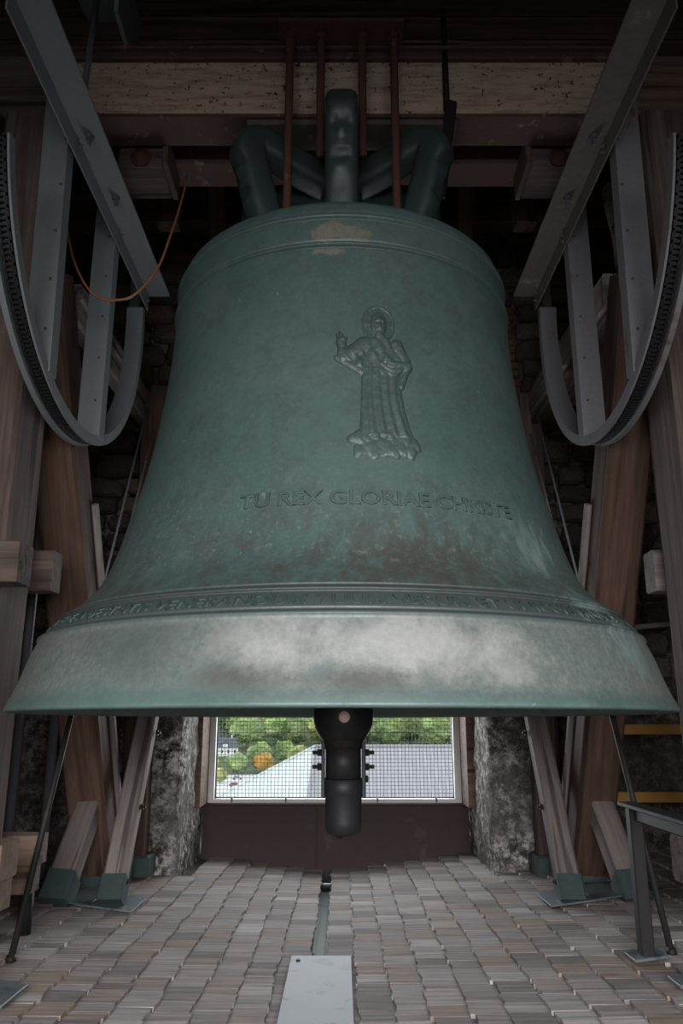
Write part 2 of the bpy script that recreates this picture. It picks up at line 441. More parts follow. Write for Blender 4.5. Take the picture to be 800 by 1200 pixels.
# ------------------------------------------------------------------ the setting: floor
XG, SL = -0.112, 0.122                       # gutter line and slope of the shingled valley
def fz(x): return SL*abs(x-XG)
GW = 0.05
def deck_vf():
    V, F = [], []
    xs = [-3.3, XG-GW, XG-GW, XG-0.5*GW, XG+0.5*GW, XG+GW, XG+GW, 3.3]
    zs = [fz(-3.3)-0.03, fz(XG-GW)-0.02, -0.075, -0.09, -0.09, -0.075, fz(XG+GW)-0.02, fz(3.3)-0.03]
    for y in (-2.4, 6.72):
        for x, z in zip(xs, zs): V.append((x, y, z))
        for x in xs: V.append((x, y, -0.35))
    n = 8
    for i in range(n-1):
        F.append((i, i+1, 16+i+1, 16+i)); F.append((8+i+1, 8+i, 24+i, 24+i+1))
    F += [(0, 16, 24, 8), (7, 15, 31, 23), tuple(range(8)) + tuple(range(15, 7, -1)), tuple(range(23, 15, -1)) + tuple(range(24, 32))]
    return V, F
floor = struct(obj('floor', deck_vf(), M_deck), 'sloping shingled deck falling to a central gutter')

EXP = 0.138                                   # exposed course width
def shingle_vf(w, var):
    """one shingle: length along local x (butt at x=0 towards the gutter), width along y"""
    rnd = random.Random(var); L = EXP*1.35; t = 0.016; g = 0.0013
    nx, V, F = 4, [], []
    cup = rnd.uniform(-0.001, 0.001); tw = rnd.uniform(-0.001, 0.001); bj = [rnd.uniform(-0.006, 0.006) for _ in range(4)]
    ny = 3
    for i in range(nx+1):
        f = i/nx
        for j in range(ny+1):
            gq = j/ny
            x = f*L + (bj[j] if i == 0 else 0); y = -w/2+g + (w-2*g)*gq
            z = 0.021*(1-f) - 0.006 + cup*(2*gq-1)**2*(1-f) + tw*(2*gq-1)*(1-f)
            V.append((x, y, z))
    n = len(V)
    for v in list(V): V.append((v[0]*1.0, v[1], v[2]-t))
    k = ny+1
    for i in range(nx):
        for j in range(ny):
            a = i*k+j
            F.append((a, a+k, a+k+1, a+1)); F.append((n+a, n+a+1, n+a+k+1, n+a+k))
    for j in range(ny):
        F.append((j, j+1, n+j+1, n+j)); a = nx*k+j; F.append((a+1, a, n+a, n+a+1))
    for i in range(nx):
        a = i*k; F.append((a+k, a, n+a, n+a+k)); a = i*k+ny; F.append((a, a+k, n+a+k, n+a))
    return V, F
widths = [0.07, 0.09, 0.108, 0.125, 0.142, 0.16, 0.185]
sh_vf = [[shingle_vf(w, i*10+v) for v in range(3)] for i, w in enumerate(widths)]
sh_me = [[mesh('shingle', vf[0], vf[1], M_shingle) for vf in row] for row in sh_vf]
spots = []
rs = random.Random(3)
for side in (-1, 1):
    for c in range(0, 20):
        x = XG + side*(GW-0.012 + c*EXP*math.cos(math.atan(SL)) + rs.uniform(-0.004, 0.004))
        y = 2.1 + rs.uniform(-0.15, 0)
        ymax = 6.66 if abs(x) < 0.95 else 5.72
        while y < ymax:
            i = rs.choices(range(7), [2, 3, 4, 5, 5, 4, 2])[0]; w = widths[i]
            yc = y + w/2; y += w
            spots.append((side, x, yc, i, rs.randrange(3), rs.uniform(-0.008, 0.008), rs.uniform(-0.012, 0.012)))
def sh_matrix(s):
    side, x, yc, i, v, dx, rz = s
    a = math.atan(SL)
    R = Matrix.Rotation(-a, 4, 'Y')
    M = Matrix.Translation((x+side*dx, yc, fz(x) + 0.004))
    if side > 0: return M @ R @ Matrix.Rotation(rz, 4, 'Z')
    return M @ Matrix.Rotation(PI, 4, 'Z') @ R @ Matrix.Rotation(rz, 4, 'Z')
def in_view(s): return s[2] > 3.3 and abs(s[1]) < 0.44*s[2]
spots.sort(key=lambda s: (not in_view(s), s[2]))
rest = []
for n, s in enumerate(spots):
    M = sh_matrix(s)
    if n < 300: link('shingle', sh_me[s[3]][s[4]], floor, M)
    else: rest.append(xf(sh_vf[s[3]][s[4]], M))
o = obj('shingles', join(*rest), M_shingle, floor); o['kind'] = 'stuff'
o = obj('gutter', extrude([(-GW+0.004, 0.0), (-GW+0.004, -0.062), (-0.02, -0.07), (0.02, -0.07), (GW-0.004, -0.062), (GW-0.004, 0.0), (GW-0.009, 0.0), (GW-0.009, -0.055), (0.02, -0.063), (-0.02, -0.063), (-GW+0.009, -0.055), (-GW+0.009, 0.0)], 0, 4.1),
        S_gut, floor, axis_matrix((XG, 2.1, 0.012), (XG, 6.2, 0.012)))
o = obj('drain_opening', join(box(-GW+0.002, GW-0.002, 0.4, 0.412, -0.07, 0.0), box(-GW+0.002, -GW+0.01, 0.0, 0.42, -0.07, 0.0), box(GW-0.01, GW-0.002, 0.0, 0.42, -0.07, 0.0)), S_black, floor, Matrix.Translation((XG, 6.24, 0)))

# ------------------------------------------------------------------ walls and ceiling
def rough_face(origin, U, V, nu, nv, N, amp, sc, seed, fade=True):
    """bumpy rectangular sheet"""
    o, U, V, N = Vector(origin), Vector(U), Vector(V), Vector(N)
    P, F = [], []
    for i in range(nu+1):
        for j in range(nv+1):
            p = o + U*(i/nu) + V*(j/nv)
            d = noise.fractal(p*sc + Vector((seed, 0, 0)), 0.9, 2.1, 4)*amp
            P.append(p + N*d)
    for i in range(nu):
        for j in range(nv):
            a = i*(nv+1)+j
            F.append((a, a+nv+1, a+nv+2, a+1))
    return P, F
OXL, OXR, OTOP, WY0, WY1 = -1.10, 1.01, 2.7, 5.72, 7.0
def rough_block(x0, x1, y0, y1, z0, z1, step, amp, sc, rnd=0.05):
    """solid block of wall with rounded, pitted surface"""
    cx, cy, cz = (x0+x1)/2, (y0+y1)/2, (z0+z1)/2
    V, F, key = [], [], {}
    def vid(p):
        k = (round(p[0], 4), round(p[1], 4), round(p[2], 4))
        if k not in key: key[k] = len(V); V.append(p)
        return key[k]
    def grid(a0, a1, b0, b1, f, flip):
        na = max(1, round((a1-a0)/step)); nb = max(1, round((b1-b0)/step))
        for i in range(na):
            for j in range(nb):
                q = [f(a0+(a1-a0)*(i+di)/na, b0+(b1-b0)*(j+dj)/nb) for di, dj in ((0, 0), (1, 0), (1, 1), (0, 1))]
                ids = [vid(p) for p in q]
                F.append(tuple(reversed(ids)) if flip else tuple(ids))
    grid(x0, x1, z0, z1, lambda a, b: (a, y0, b), False)
    grid(x0, x1, z0, z1, lambda a, b: (a, y1, b), True)
    grid(y0, y1, z0, z1, lambda a, b: (x0, a, b), True)
    grid(y0, y1, z0, z1, lambda a, b: (x1, a, b), False)
    grid(x0, x1, y0, y1, lambda a, b: (a, b, z0), True)
    grid(x0, x1, y0, y1, lambda a, b: (a, b, z1), False)
    out = []
    for p in V:
        p = Vector(p)
        # round vertical corners
        dx = max(0, abs(p.x-cx) - ((x1-x0)/2-rnd)); dy = max(0, abs(p.y-cy) - ((y1-y0)/2-rnd))
        n = Vector((0, 0, 0))
        if dx > 0: n.x = math.copysign(dx, p.x-cx)
        if dy > 0: n.y = math.copysign(dy, p.y-cy)
        if dx > 0 and dy > 0:
            k = rnd/math.hypot(dx, dy); p.x -= n.x*(1-k); p.y -= n.y*(1-k)
        if n.length > 0: n.normalize()
        d = noise.fractal(p*sc, 0.8, 2.2, 4)*amp
        out.append(p + n*d)
    return out, F
wall_back = struct(link('wall_back', mesh('wall_back', *join(
    box(-3.3, OXL-0.42, WY0+0.06, WY1, -0.3, 5.8), box(OXR+0.42, 3.3, WY0+0.06, WY1, -0.3, 5.8), box(OXL-0.5, OXR+0.5, WY0+0.06, WY1, OTOP, 5.8)), ST_wall)), 'dark rubble wall with a deep window opening')
obj('opening_pier', rough_block(OXL-0.45, OXL, WY0, WY1-0.02, -0.2, OTOP, 0.03, 0.022, 6.0), ST_reveal, wall_back, smooth=True)
obj('opening_pier', rough_block(OXR, OXR+0.45, WY0, WY1-0.02, -0.2, OTOP, 0.03, 0.022, 6.0), ST_reveal, wall_back, smooth=True)
def stone_vf(seed):
    rnd = random.Random(seed); V, F = [], []
    w, h, d = rnd.uniform(0.9, 1.05), rnd.uniform(0.85, 1.05), 0.5
    n = 8
    rings = [(1.0, 0.0), (0.97, -0.55), (0.75, -0.9), (0.0, -1.0)]
    an = [2*PI*(k+rnd.uniform(-0.2, 0.2))/n for k in range(n)]
    rr = [rnd.uniform(0.9, 1.12) for _ in range(n)]
    for s, y in rings[:3]:
        for k in range(n):
            c, q = math.cos(an[k]), math.sin(an[k]); m = max(abs(c), abs(q))**0.75
            V.append((0.5*w*s*rr[k]*c/m, y*d*0.2, 0.5*h*s*rr[k]*q/m))
    V.append((0, -d*0.2, 0))
    for j in range(2):
        for k in range(n): F.append((j*n+k, j*n+(k+1) % n, (j+1)*n+(k+1) % n, (j+1)*n+k))
    for k in range(n): F.append((2*n+k, 2*n+(k+1) % n, 3*n))
    return V, F
st_me = [mesh('stone', *stone_vf(i), ST_stone) for i in range(10)]
br_me = [mesh('brick', *cbox(-0.5, 0.5, -0.1, 0.02, -0.5, 0.5, 0.06), ST_brick)]
rs = random.Random(11)
for x0, x1, sd in ((-2.35, -1.12, -1), (1.03, 2.35, 1)):
    z = 1.25
    while z < 5.0:
        hh = rs.uniform(0.13, 0.21); x = x0 + rs.uniform(0, 0.1)
        while x < x1-0.1:
            ww = min(rs.uniform(0.18, 0.36), x1-x)
            isb = sd > 0 and x+ww/2 < 1.42 and 2.9 < z < 4.3
            if isb:
                zz = z
                while zz < z+hh-0.03:
                    M = Matrix.Translation((x+ww/2, WY0+0.055, zz+0.03)) @ Matrix.Diagonal((ww*0.94, 0.5, 0.052, 1)); link('brick', br_me[0], wall_back, M); zz += 0.062
            else:
                M = Matrix.Translation((x+ww/2, WY0+0.07, z+hh/2)) @ Matrix.Diagonal((ww*0.95, 1.0, hh*0.95, 1)) @ Matrix.Rotation(rs.uniform(-0.08, 0.08), 4, 'Y')
                link('stone', rs.choice(st_me), wall_back, M)
            x += ww
        z += hh
struct(obj('wall_left', box(-3.6, -3.3, -2.6, WY1, -0.4, 5.9), ST_wall), 'dark left tower wall')
struct(obj('wall_right', box(3.3, 3.6, -2.6, WY1, -0.4, 5.9), ST_wall), 'dark right tower wall')
struct(obj('wall_front', join(box(-3.3, -2.0, -2.6, -2.3, -0.4, 5.9), box(2.0, 3.3, -2.6, -2.3, -0.4, 5.9), box(-2.0, 2.0, -2.6, -2.3, -0.4, 0.55), box(-2.0, 2.0, -2.6, -2.3, 2.95, 5.9)), ST_wall), 'tower wall behind the viewer with a wide opening')
wf = bpy.data.objects['wall_front']
for k in range(8):
    obj('louvre_slat', cbox(-2.0, 2.0, -0.17, 0.17, -0.012, 0.012, 0.004), W_dark, wf, Matrix.Translation((0, -2.47, 0.72+k*0.3)) @ Matrix.Rotation(0.6, 4, 'X'))
ceiling = struct(obj('ceiling', box(-3.4, 3.4, -2.5, WY1, 5.86, 5.98), W_dark), 'dark boarded ceiling')
for k in range(28):
    y = 1.6 + k*0.195
    timber('plank', (-3.3, y, 5.835), (3.3, y, 5.835), 0.187, 0.035, W_dark, ceiling, jit=0.006)

# ------------------------------------------------------------------ window, panel below it
win = root('window_1', (-0.055, 6.76, 0.5), 'wide window opening closed with wire mesh in a whitish frame', 'window')
del win['category']; win['kind'] = 'structure'
X0, X1, Z0, Z1 = -1.075, 0.962, 0.505, 2.62
for a in (box(X0, X0+0.055, 6.72, 6.80, Z0, Z1), box(X1-0.055, X1, 6.72, 6.80, Z0, Z1), box(X0+0.055, X1-0.055, 6.72, 6.80, Z0, Z0+0.028), box(X0+0.055, X1-0.055, 6.72, 6.80, Z1-0.05, Z1)):
    obj('frame_bar', a, M_white, win)
wires = []
x = X0+0.07
while x < X1-0.06:
    wires.append(box(x, x+0.0038, 6.742, 6.747, Z0+0.03, Z1-0.06)); x += 0.0292
z = Z0+0.04
while z < Z1-0.06:
    wires.append(box(X0+0.06, X1-0.06, 6.737, 6.742, z, z+0.0038)); z += 0.0292
o = obj('wire_mesh', join(*wires), M_wire, win); o['kind'] = 'stuff'
for a in (box(X0+0.06, X0+0.07, 6.732, 6.75, Z0+0.03, Z1-0.06), box(X1-0.07, X1-0.06, 6.732, 6.75, Z0+0.03, Z1-0.06), box(X0+0.06, X1-0.06, 6.732, 6.75, Z0+0.033, Z0+0.043)):
    obj('mesh_border', a, M_wire, win)
for x in (-0.88, -0.45, 0.28, 0.75):
    obj('mesh_clip', box(x, x+0.012, 6.715, 6.74, Z0+0.004, Z0+0.04), M_wire, win, None)
for a in (box(-1.15, -1.066, 6.36, 6.72, 0.503, 2.66), box(0.957, 1.06, 6.36, 6.72, 0.503, 2.66)):
    obj('jamb_board', a, W_dark, win)
pan = root('apron_panel', (-0.1, 6.69, 0.05), 'dark brown sheet metal apron panel below the window', 'panel')
def apron(xa, xb):
    za, zb = fz(xa)-0.06, fz(xb)-0.06
    V = [(xa, 6.68, za), (xb, 6.68, zb), (xb, 6.68, 0.49), (xa, 6.68, 0.49), (xa, 6.715, za), (xb, 6.715, zb), (xb, 6.715, 0.49), (xa, 6.715, 0.49)]
    return V, [(0, 1, 2, 3), (5, 4, 7, 6), (4, 0, 3, 7), (1, 5, 6, 2), (3, 2, 6, 7), (4, 5, 1, 0)]
obj('sheet', apron(OXL+0.005, -0.195), S_panel, pan); obj('sheet', apron(-0.192, OXR-0.005), S_panel, pan)
obj('top_ledge', cbox(OXL+0.005, OXR-0.005, 6.655, 6.82, 0.488, 0.503, 0.004), S_panel, pan)
obj('seam', cbox(-0.2, -0.187, 6.673, 6.682, 0.02, 0.49, 0.002), S_panel, pan)

# ------------------------------------------------------------------ the bell
D = 3.659; LIP = 1.147
PR = [(1.147, 1.385), (1.150, 1.393), (1.158, 1.396), (1.168, 1.391), (1.19, 1.381), (1.22, 1.368), (1.25, 1.356), (1.28, 1.346), (1.31, 1.336), (1.34, 1.327), (1.37, 1.316), (1.40, 1.302), (1.43, 1.287), (1.455, 1.268), (1.49, 1.236), (1.52, 1.204), (1.55, 1.170), (1.58, 1.136), (1.61, 1.106), (1.64, 1.081), (1.67, 1.062), (1.70, 1.048), (1.76, 1.025), (1.82, 1.005), (1.88, 0.989), (1.94, 0.973), (2.0, 0.957), (2.06, 0.940), (2.15, 0.916), (2.24, 0.897), (2.33, 0.880), (2.42, 0.866), (2.51, 0.854), (2.6, 0.842), (2.69, 0.832), (2.78, 0.825), (2.87, 0.820), (2.96, 0.817), (3.05, 0.8145), (3.11, 0.811), (3.16, 0.804), (3.195, 0.792), (3.22, 0.772), (3.24, 0.742), (3.258, 0.69), (3.272, 0.60), (3.29, 0.48), (3.315, 0.36)]
def rb(z):
    if z <= PR[0][0]: return PR[0][1]
    for (a, ra), (b, r2) in zip(PR, PR[1:]):
        if z <= b: return ra + (r2-ra)*(z-a)/(b-a)
    return PR[-1][1]
def rsm(z): return (rb(z-0.02)+2*rb(z)+rb(z+0.02))/4 if 1.2 < z < 3.15 else rb(z)
def mould(z):
    d = 0
    for zc, w, h in ((1.515, 0.007, 0.012), (1.502, 0.004, -0.006), (1.4275, 0.008, 0.012), (1.441, 0.004, -0.006), (1.529, 0.004, -0.006), (2.990, 0.006, 0.009), (2.977, 0.005, -0.009), (3.006, 0.004, -0.004), (3.128, 0.009, 0.010), (3.112, 0.004, -0.007), (1.185, 0.006, 0.003)):
        d += h*math.exp(-((z-zc)/w)**4)
    return d
zs = [1.147, 1.149, 1.152, 1.157, 1.162]
z = 1.168
while z < 3.2: zs.append(z); z += 0.003 if (1.41 < z < 1.54 or 2.95 < z) else 0.012
zs += [3.205, 3.215, 3.225, 3.235, 3.245, 3.255, 3.265, 3.275, 3.29, 3.315]
prof = [(rsm(z)+mould(z), z-LIP) for z in zs]
inner = [(0.0001, 3.22-LIP), (0.35, 3.21-LIP), (0.6, 3.16-LIP), (0.70, 3.02-LIP), (0.735, 2.7-LIP), (0.80, 2.3-LIP), (0.87, 2.0-LIP), (0.95, 1.75-LIP), (1.03, 1.60-LIP), (1.12, 1.45-LIP), (1.19, 1.33-LIP), (1.27, 1.22-LIP), (1.34, 1.165-LIP), (1.37, 1.147-LIP)]
bell = root('bell', (0, D, LIP), 'huge green patinated bronze bell with raised lettering and robed figure', 'bell')
BM = Matrix.Translation((0, D, LIP))
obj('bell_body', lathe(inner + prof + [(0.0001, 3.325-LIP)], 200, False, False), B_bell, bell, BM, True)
def on_bell(ang, z, h=0.0):
    """ang in radians from the front, positive to +X; returns bell-local point"""
    dz = 0.01; sl = (rsm(z+dz)-rsm(z-dz))/(2*dz); n = 1/math.sqrt(1+sl*sl)
    r = rsm(z) + h*n; zz = z - h*sl*n
    return Vector((math.sin(ang)*r, -math.cos(ang)*r, zz-LIP))
def bell_text(name, body, a0, a1, z0, cap, depth, slope=0.0, mat=None):
    cu = bpy.data.curves.new(name, 'FONT'); cu.body = body; cu.extrude = 0.05; cu.bevel_depth = 0.018; cu.bevel_resolution = 1
    cu.offset = 0.006; cu.resolution_u = 4
    to = bpy.data.objects.new(name, cu); C.objects.link(to)
    bpy.context.view_layer.update()
    dg = bpy.context.evaluated_depsgraph_get()
    me = bpy.data.meshes.new_from_object(to.evaluated_get(dg))
    bpy.data.objects.remove(to)
    xs = [v.co.x for v in me.vertices]; ys = [v.co.y for v in me.vertices]
    mnx, mxx, mny, mxy = min(xs), max(xs), min(ys), max(ys)
    for v in me.vertices:
        f = (v.co.x-mnx)/(mxx-mnx); a = math.radians(a0 + (a1-a0)*f)
        zz = z0 + cap*(v.co.y-mny)/(mxy-mny) + slope*f
        v.co = on_bell(a, zz, v.co.z/0.068*depth)
    me.materials.clear(); me.materials.append(mat or B_letter); me.name = name
    return me
link('inscription', bell_text('inscription', 'TU REX GLORIAE CHRISTE', -21.3, 39.4, 1.838, 0.056, 0.007, 0.004), bell, BM)
link('inscription', bell_text('inscription', 'IMMENSAE MAIESTATIS VENERANDUM TUUM VERUM ET UNICUM FILIUM SANCTUM', -66, 68, 1.454, 0.034, 0.004, 0.0, B_band), bell, BM)

# relief of a robed, haloed figure on a cloud
def relief():
    def seg(p, a, b):
        px, py = p; ax, ay = a; bx, by = b
        dx, dy = bx-ax, by-ay; t = max(0, min(1, ((px-ax)*dx+(py-ay)*dy)/(dx*dx+dy*dy+1e-9)))
        return math.hypot(px-ax-dx*t, py-ay-dy*t), t
    def dome(d, r, h): return h*math.sqrt(max(0, 1-(d/r)**2)) if d < r else 0
    def H(u, v):
        p = (u, v); hs = [0]
        d = math.hypot(u-418, v-200)
        if d < 102:
            hh = 7
            if d > 90: hh = 11
            elif abs(((math.degrees(math.atan2(v-200, u-418))+45) % 90)-45) < 9: hh = 10
            hs.append(hh)
        # head: hair, face, beard
        e = math.hypot((u-420)/50, (v-205)/68)
        if e < 1: hs.append(10+16*math.sqrt(1-e*e))
        e = math.hypot((u-422)/33, (v-212)/50)
        if e < 1:
            hh = 20+14*math.sqrt(1-e*e)
            hh += 7*math.exp(-((u-422)/6)**2-((v-222)/18)**2)
            hh -= 6*math.exp(-((abs(u-422)-14)/7)**2-((v-202)/6)**2)
            hh += 4*math.exp(-((v-190)/5)**2) - 5*math.exp(-((v-244)/4)**2-((u-422)/14)**2)
            hs.append(hh)
        e = math.hypot((u-422)/26, (v-262)/26)
        if e < 1: hs.append(14+14*math.sqrt(1-e*e)+2*math.sin(u*0.6))
        # torso
        if 262 < v < 540:
            t = (v-262)/278
            half = 92*min(1, (t*5)**0.5) if t < 0.2 else 92+16*t
            c = 428
            q = abs(u-c)/half
            if q < 1:
                hh = 26*math.sqrt(1-q**2.4) + 2.5*math.sin((u*0.05)+(v*0.035)) + 2.0*math.sin(u*0.09-v*0.05)
                hs.append(hh)
        # skirt
        if 480 < v < 872:
            t = (v-480)/392
            l = 308 - 20*t**3; r = 548 + 75*t**2.2
            if l < u < r:
                q = (u-l)/(r-l); ed = min(1, min(q, 1-q)*9)
                f = 0.5+0.5*math.sin(q*2*PI*5.2+0.8*math.sin(v*0.012)+0.6)
                hs.append((10 + 15*math.sqrt(max(0, 1-(2*q-1)**2)) + 11*f*(0.4+0.6*t))*ed**0.6)
        # raised arm with hanging sleeve
        def tri(a, b, c):
            def cr(o, p2, q2): return (p2[0]-o[0])*(q2[1]-o[1])-(p2[1]-o[1])*(q2[0]-o[0])
            e = [cr(a, b, p)/math.dist(a, b), cr(b, c, p)/math.dist(b, c), cr(c, a, p)/math.dist(c, a)]
            return min(e) if cr(a, b, c) > 0 else min(-k for k in e)
        m_ = tri((180, 418), (345, 275), (330, 520))
        if m_ > 0: hs.append(20*min(1, m_/18)**0.5 + 4*math.sin((u+v)*0.06) + 3*math.sin(u*0.11-v*0.07))
        m_ = tri((500, 275), (612, 450), (520, 520))
        if m_ > 0: hs.append(22*min(1, m_/18)**0.5 + 3*math.sin((u-v)*0.07))
        d, t = seg(p, (335, 320), (205, 420)); hs.append(dome(d, 52-12*t, 27))
        d, t = seg(p, (205, 420), (196, 320)); hs.append(dome(d, 36-10*t, 26))
        d, t = seg(p, (192, 318), (196, 300)); hs.append(dome(d, 32, 26))
        for a in (-14, -3, 8): 
            d, t = seg(p, (194+a, 295), (188+a*1.4, 252+abs(a+3)*1.3)); hs.append(dome(d, 8, 22))
        d, t = seg(p, (205, 310), (224, 285)); hs.append(dome(d, 8, 20))
        d, t = seg(p, (175, 424), (308, 500)); hs.append(dome(d, 26, 18))
        # bent arm, mantle fold, hand on chest
        d, t = seg(p, (530, 315), (590, 455)); hs.append(dome(d, 42-6*t, 28))
        d, t = seg(p, (590, 460), (470, 455)); hs.append(dome(d, 34-8*t, 34))
        e = math.hypot((u-462)/30, (v-440)/26)
        if e < 1: hs.append(26+14*math.sqrt(1-e*e)+2.5*math.sin((v-420)*0.45))
        for k, (dy, rr, hh) in enumerate(((62, 13, 36), (38, 10, 33), (86, 11, 30))):
            for a in range(6):
                f0, f1 = a/6, (a+1)/6
                P = lambda f: (428+170*f, 425+dy*math.sin(PI*f*0.95+0.25)+20*(1-f))
                d, t = seg(p, P(f0), P(f1)); hs.append(dome(d, rr, hh))
        d, t = seg(p, (598, 450), (548, 575)); hs.append(dome(d, 22, 22))
        # cloud
        for cx, cy, r in ((285, 880, 42), (300, 945, 38), (352, 925, 44), (400, 950, 42), (440, 915, 50), (480, 945, 42), (530, 930, 46), (585, 940, 40), (612, 905, 36), (340, 880, 40), (560, 890, 40), (490, 890, 40)):
            d = math.hypot((u-cx)/1.25, v-cy)*(1+0.18*math.sin(math.atan2(v-cy, u-cx)*3+cx)); hs.append(dome(d, r, 21+5*math.sin(cx)))
        for fx in (385, 470):
            e = math.hypot((u-fx)/26, (v-868)/20)
            if e < 1: hs.append(22+14*math.sqrt(1-e*e))
        h = max(hs)
        if h > 3: h += 2.6*noise.noise((u*0.035, v*0.035, 1.0)) + 1.6*noise.noise((u*0.1, v*0.1, 4.0))
        return h
    ys = [(340, 2.787), (360, 2.703), (379, 2.626), (395, 2.556), (430, 2.443), (535, 2.037), (560, 1.945)]
    def zof(v):
        y = 340 + v/5
        for (a, za), (b, zb) in zip(ys, ys[1:]):
            if y <= b: return za+(zb-za)*(y-a)/(b-a)
        return ys[-1][1]
    us = [140+4*i for i in range(132)]; vs = [80+4*j for j in range(230)]
    V, hs, F = [], [], []
    for u in us:
        for v in vs:
            h = H(u, v); z = zof(v)
            a = math.radians((360+u/5-399)*0.2245*(0.838/rsm(z))*0.985)
            V.append(on_bell(a, z, h*0.00062-0.0012)); hs.append(h)
    n = len(vs)
    for i in range(len(us)-1):
        for j in range(n-1):
            q = (i*n+j, i*n+j+1, (i+1)*n+j+1, (i+1)*n+j)
            if max(hs[k] for k in q) > 0: F.append(q)
    used = sorted({k for q in F for k in q}); mp = {k: i for i, k in enumerate(used)}
    return [V[k] for k in used], [tuple(mp[k] for k in q) for q in F]
obj('relief_figure', relief(), B_letter, bell, BM, True)

# crown of six canons, each with a bearded face on its outer side
def canon_vf():
    path = [Vector((0.36, 3.26)), Vector((0.40, 3.40)), Vector((0.455, 3.58)), Vector((0.505, 3.74)), Vector((0.535, 3.84)), Vector((0.535, 3.91)), Vector((0.49, 3.95)), Vector((0.42, 3.935)), Vector((0.30, 3.90)), Vector((0.16, 3.87)), Vector((0.02, 3.85))]
    P = []
    for i in range(len(path)-1):
        for k in range(8): P.append(path[i].lerp(path[i+1], k/8))
    P.append(path[-1])
    for _ in range(6):
        P = [P[0]] + [(P[i-1]+P[i]*2+P[i+1])/4 for i in range(1, len(P)-1)] + [P[-1]]
    nu = 24; V, F = [], []
    for i, p in enumerate(P):
        t = (P[min(i+1, len(P)-1)]-P[max(i-1, 0)]).normalized(); n = Vector((t.y, -t.x))   # outward
        hw, hd = 0.078, 0.075
        for k in range(nu):
            a = 2*PI*k/nu; c, s = math.cos(a), math.sin(a); m = (abs(c)**4+abs(s)**4)**0.25
            w = hw*s/m; d = hd*c/m
            if c > 0.3 and 3.50 < p.y < 3.97 and p.x > 0.4:
                f = (p.y-3.52)/0.40; q = w/hw
                b = 0.016*math.exp(-((f-0.86)/0.10)**2)                                   # brow, hair
                b -= 0.018*math.exp(-((f-0.70)/0.05)**2-((abs(q)-0.42)/0.24)**2)         # eyes
                b += 0.022*math.exp(-((f-0.60)/0.11)**2-(q/0.22)**2)                     # nose
                b += 0.012*math.exp(-((f-0.43)/0.04)**2-(q/0.7)**2)                      # moustache
                b -= 0.026*math.exp(-((f-0.34)/0.035)**2-(q/0.4)**2)                     # mouth
                b += 0.018*math.exp(-((f-0.20)/0.09)**2-(q/0.6)**2)*(1+0.2*math.sin(q*20)) # beard
                d += b
            V.append((w, -(p.x+n.x*d), p.y+n.y*d-LIP))
    for i in range(len(P)-1):
        for k in range(nu):
            F.append((i*nu+k, i*nu+(k+1) % nu, (i+1)*nu+(k+1) % nu, (i+1)*nu+k))
    F += [tuple(reversed(range(nu))), tuple(range((len(P)-1)*nu, len(P)*nu))]
    return V, F
can_me = mesh('canon', *canon_vf(), B_crown, True)
for k in range(6):
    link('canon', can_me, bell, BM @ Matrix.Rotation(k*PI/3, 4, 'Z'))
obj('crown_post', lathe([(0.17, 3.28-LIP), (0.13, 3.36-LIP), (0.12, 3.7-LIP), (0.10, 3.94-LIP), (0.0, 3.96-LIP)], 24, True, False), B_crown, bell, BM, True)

# ------------------------------------------------------------------ clapper
cl = root('clapper', (0.008, D, 0.63), 'black iron clapper with ball and bolted extension hanging below the lip', 'clapper')
CM = Matrix.Translation((0.008, D, 0))
ballp = [(0.085, 1.0)] + [(max(0.085, 0.134*math.cos(a)), 1.145+0.145*math.sin(a)) for a in [math.radians(t) for t in range(-52, 56, 6)]] + [(0.085, 1.3)]
obj('ball', lathe(ballp, 40), S_black, cl, CM, True)
obj('shaft', lathe([(0.08, 1.28), (0.06, 1.5), (0.055, 3.05), (0.10, 3.12), (0.10, 3.2)], 20), S_black, cl, CM, True)
obj('extension', lathe([(0.078, 0.86), (0.078, 1.03)], 32), S_black, cl, CM, True)
obj('end_stub', lathe([(0.0, 0.642), (0.05, 0.645), (0.076, 0.66), (0.079, 0.70), (0.079, 0.80), (0.086, 0.815), (0.090, 0.83), (0.090, 0.872), (0.082, 0.878), (0.079, 0.86)], 36, False, False), S_black, cl, CM, True)
for s in (-1, 1):
    obj('side_strap', cbox(s*0.088-0.008, s*0.088+0.008, -0.04, 0.04, 0.80, 1.03, 0.003), S_black, cl, CM)
    for z in (0.985, 0.925):
        obj('bolt', hexbolt((s*0.094, 0, z), (s, 0, 0), 0.017, 0.02, 0.022), S_black, cl, CM)
obj('bolt', hexbolt((0.094, 0, 0.875), (1, 0, 0), 0.017, 0.014, 0.002), S_black, cl, CM)
obj('pin_end', lathe([(0.0, 0.0), (0.024, 0.0), (0.024, 0.01), (0.0, 0.012)], 24, False, False), M_pink, cl, CM @ Matrix.Translation((0.004, -0.129, 1.135)) @ Matrix.Rotation(PI/2, 4, 'X'), True)
obj('grease_nipple', lathe([(0.0, -0.012), (0.012, -0.012), (0.015, 0.0), (0.02, 0.004)], 10, False, False), S_black, cl, CM @ Matrix.Translation((-0.015, -0.02, 0.645)), True)

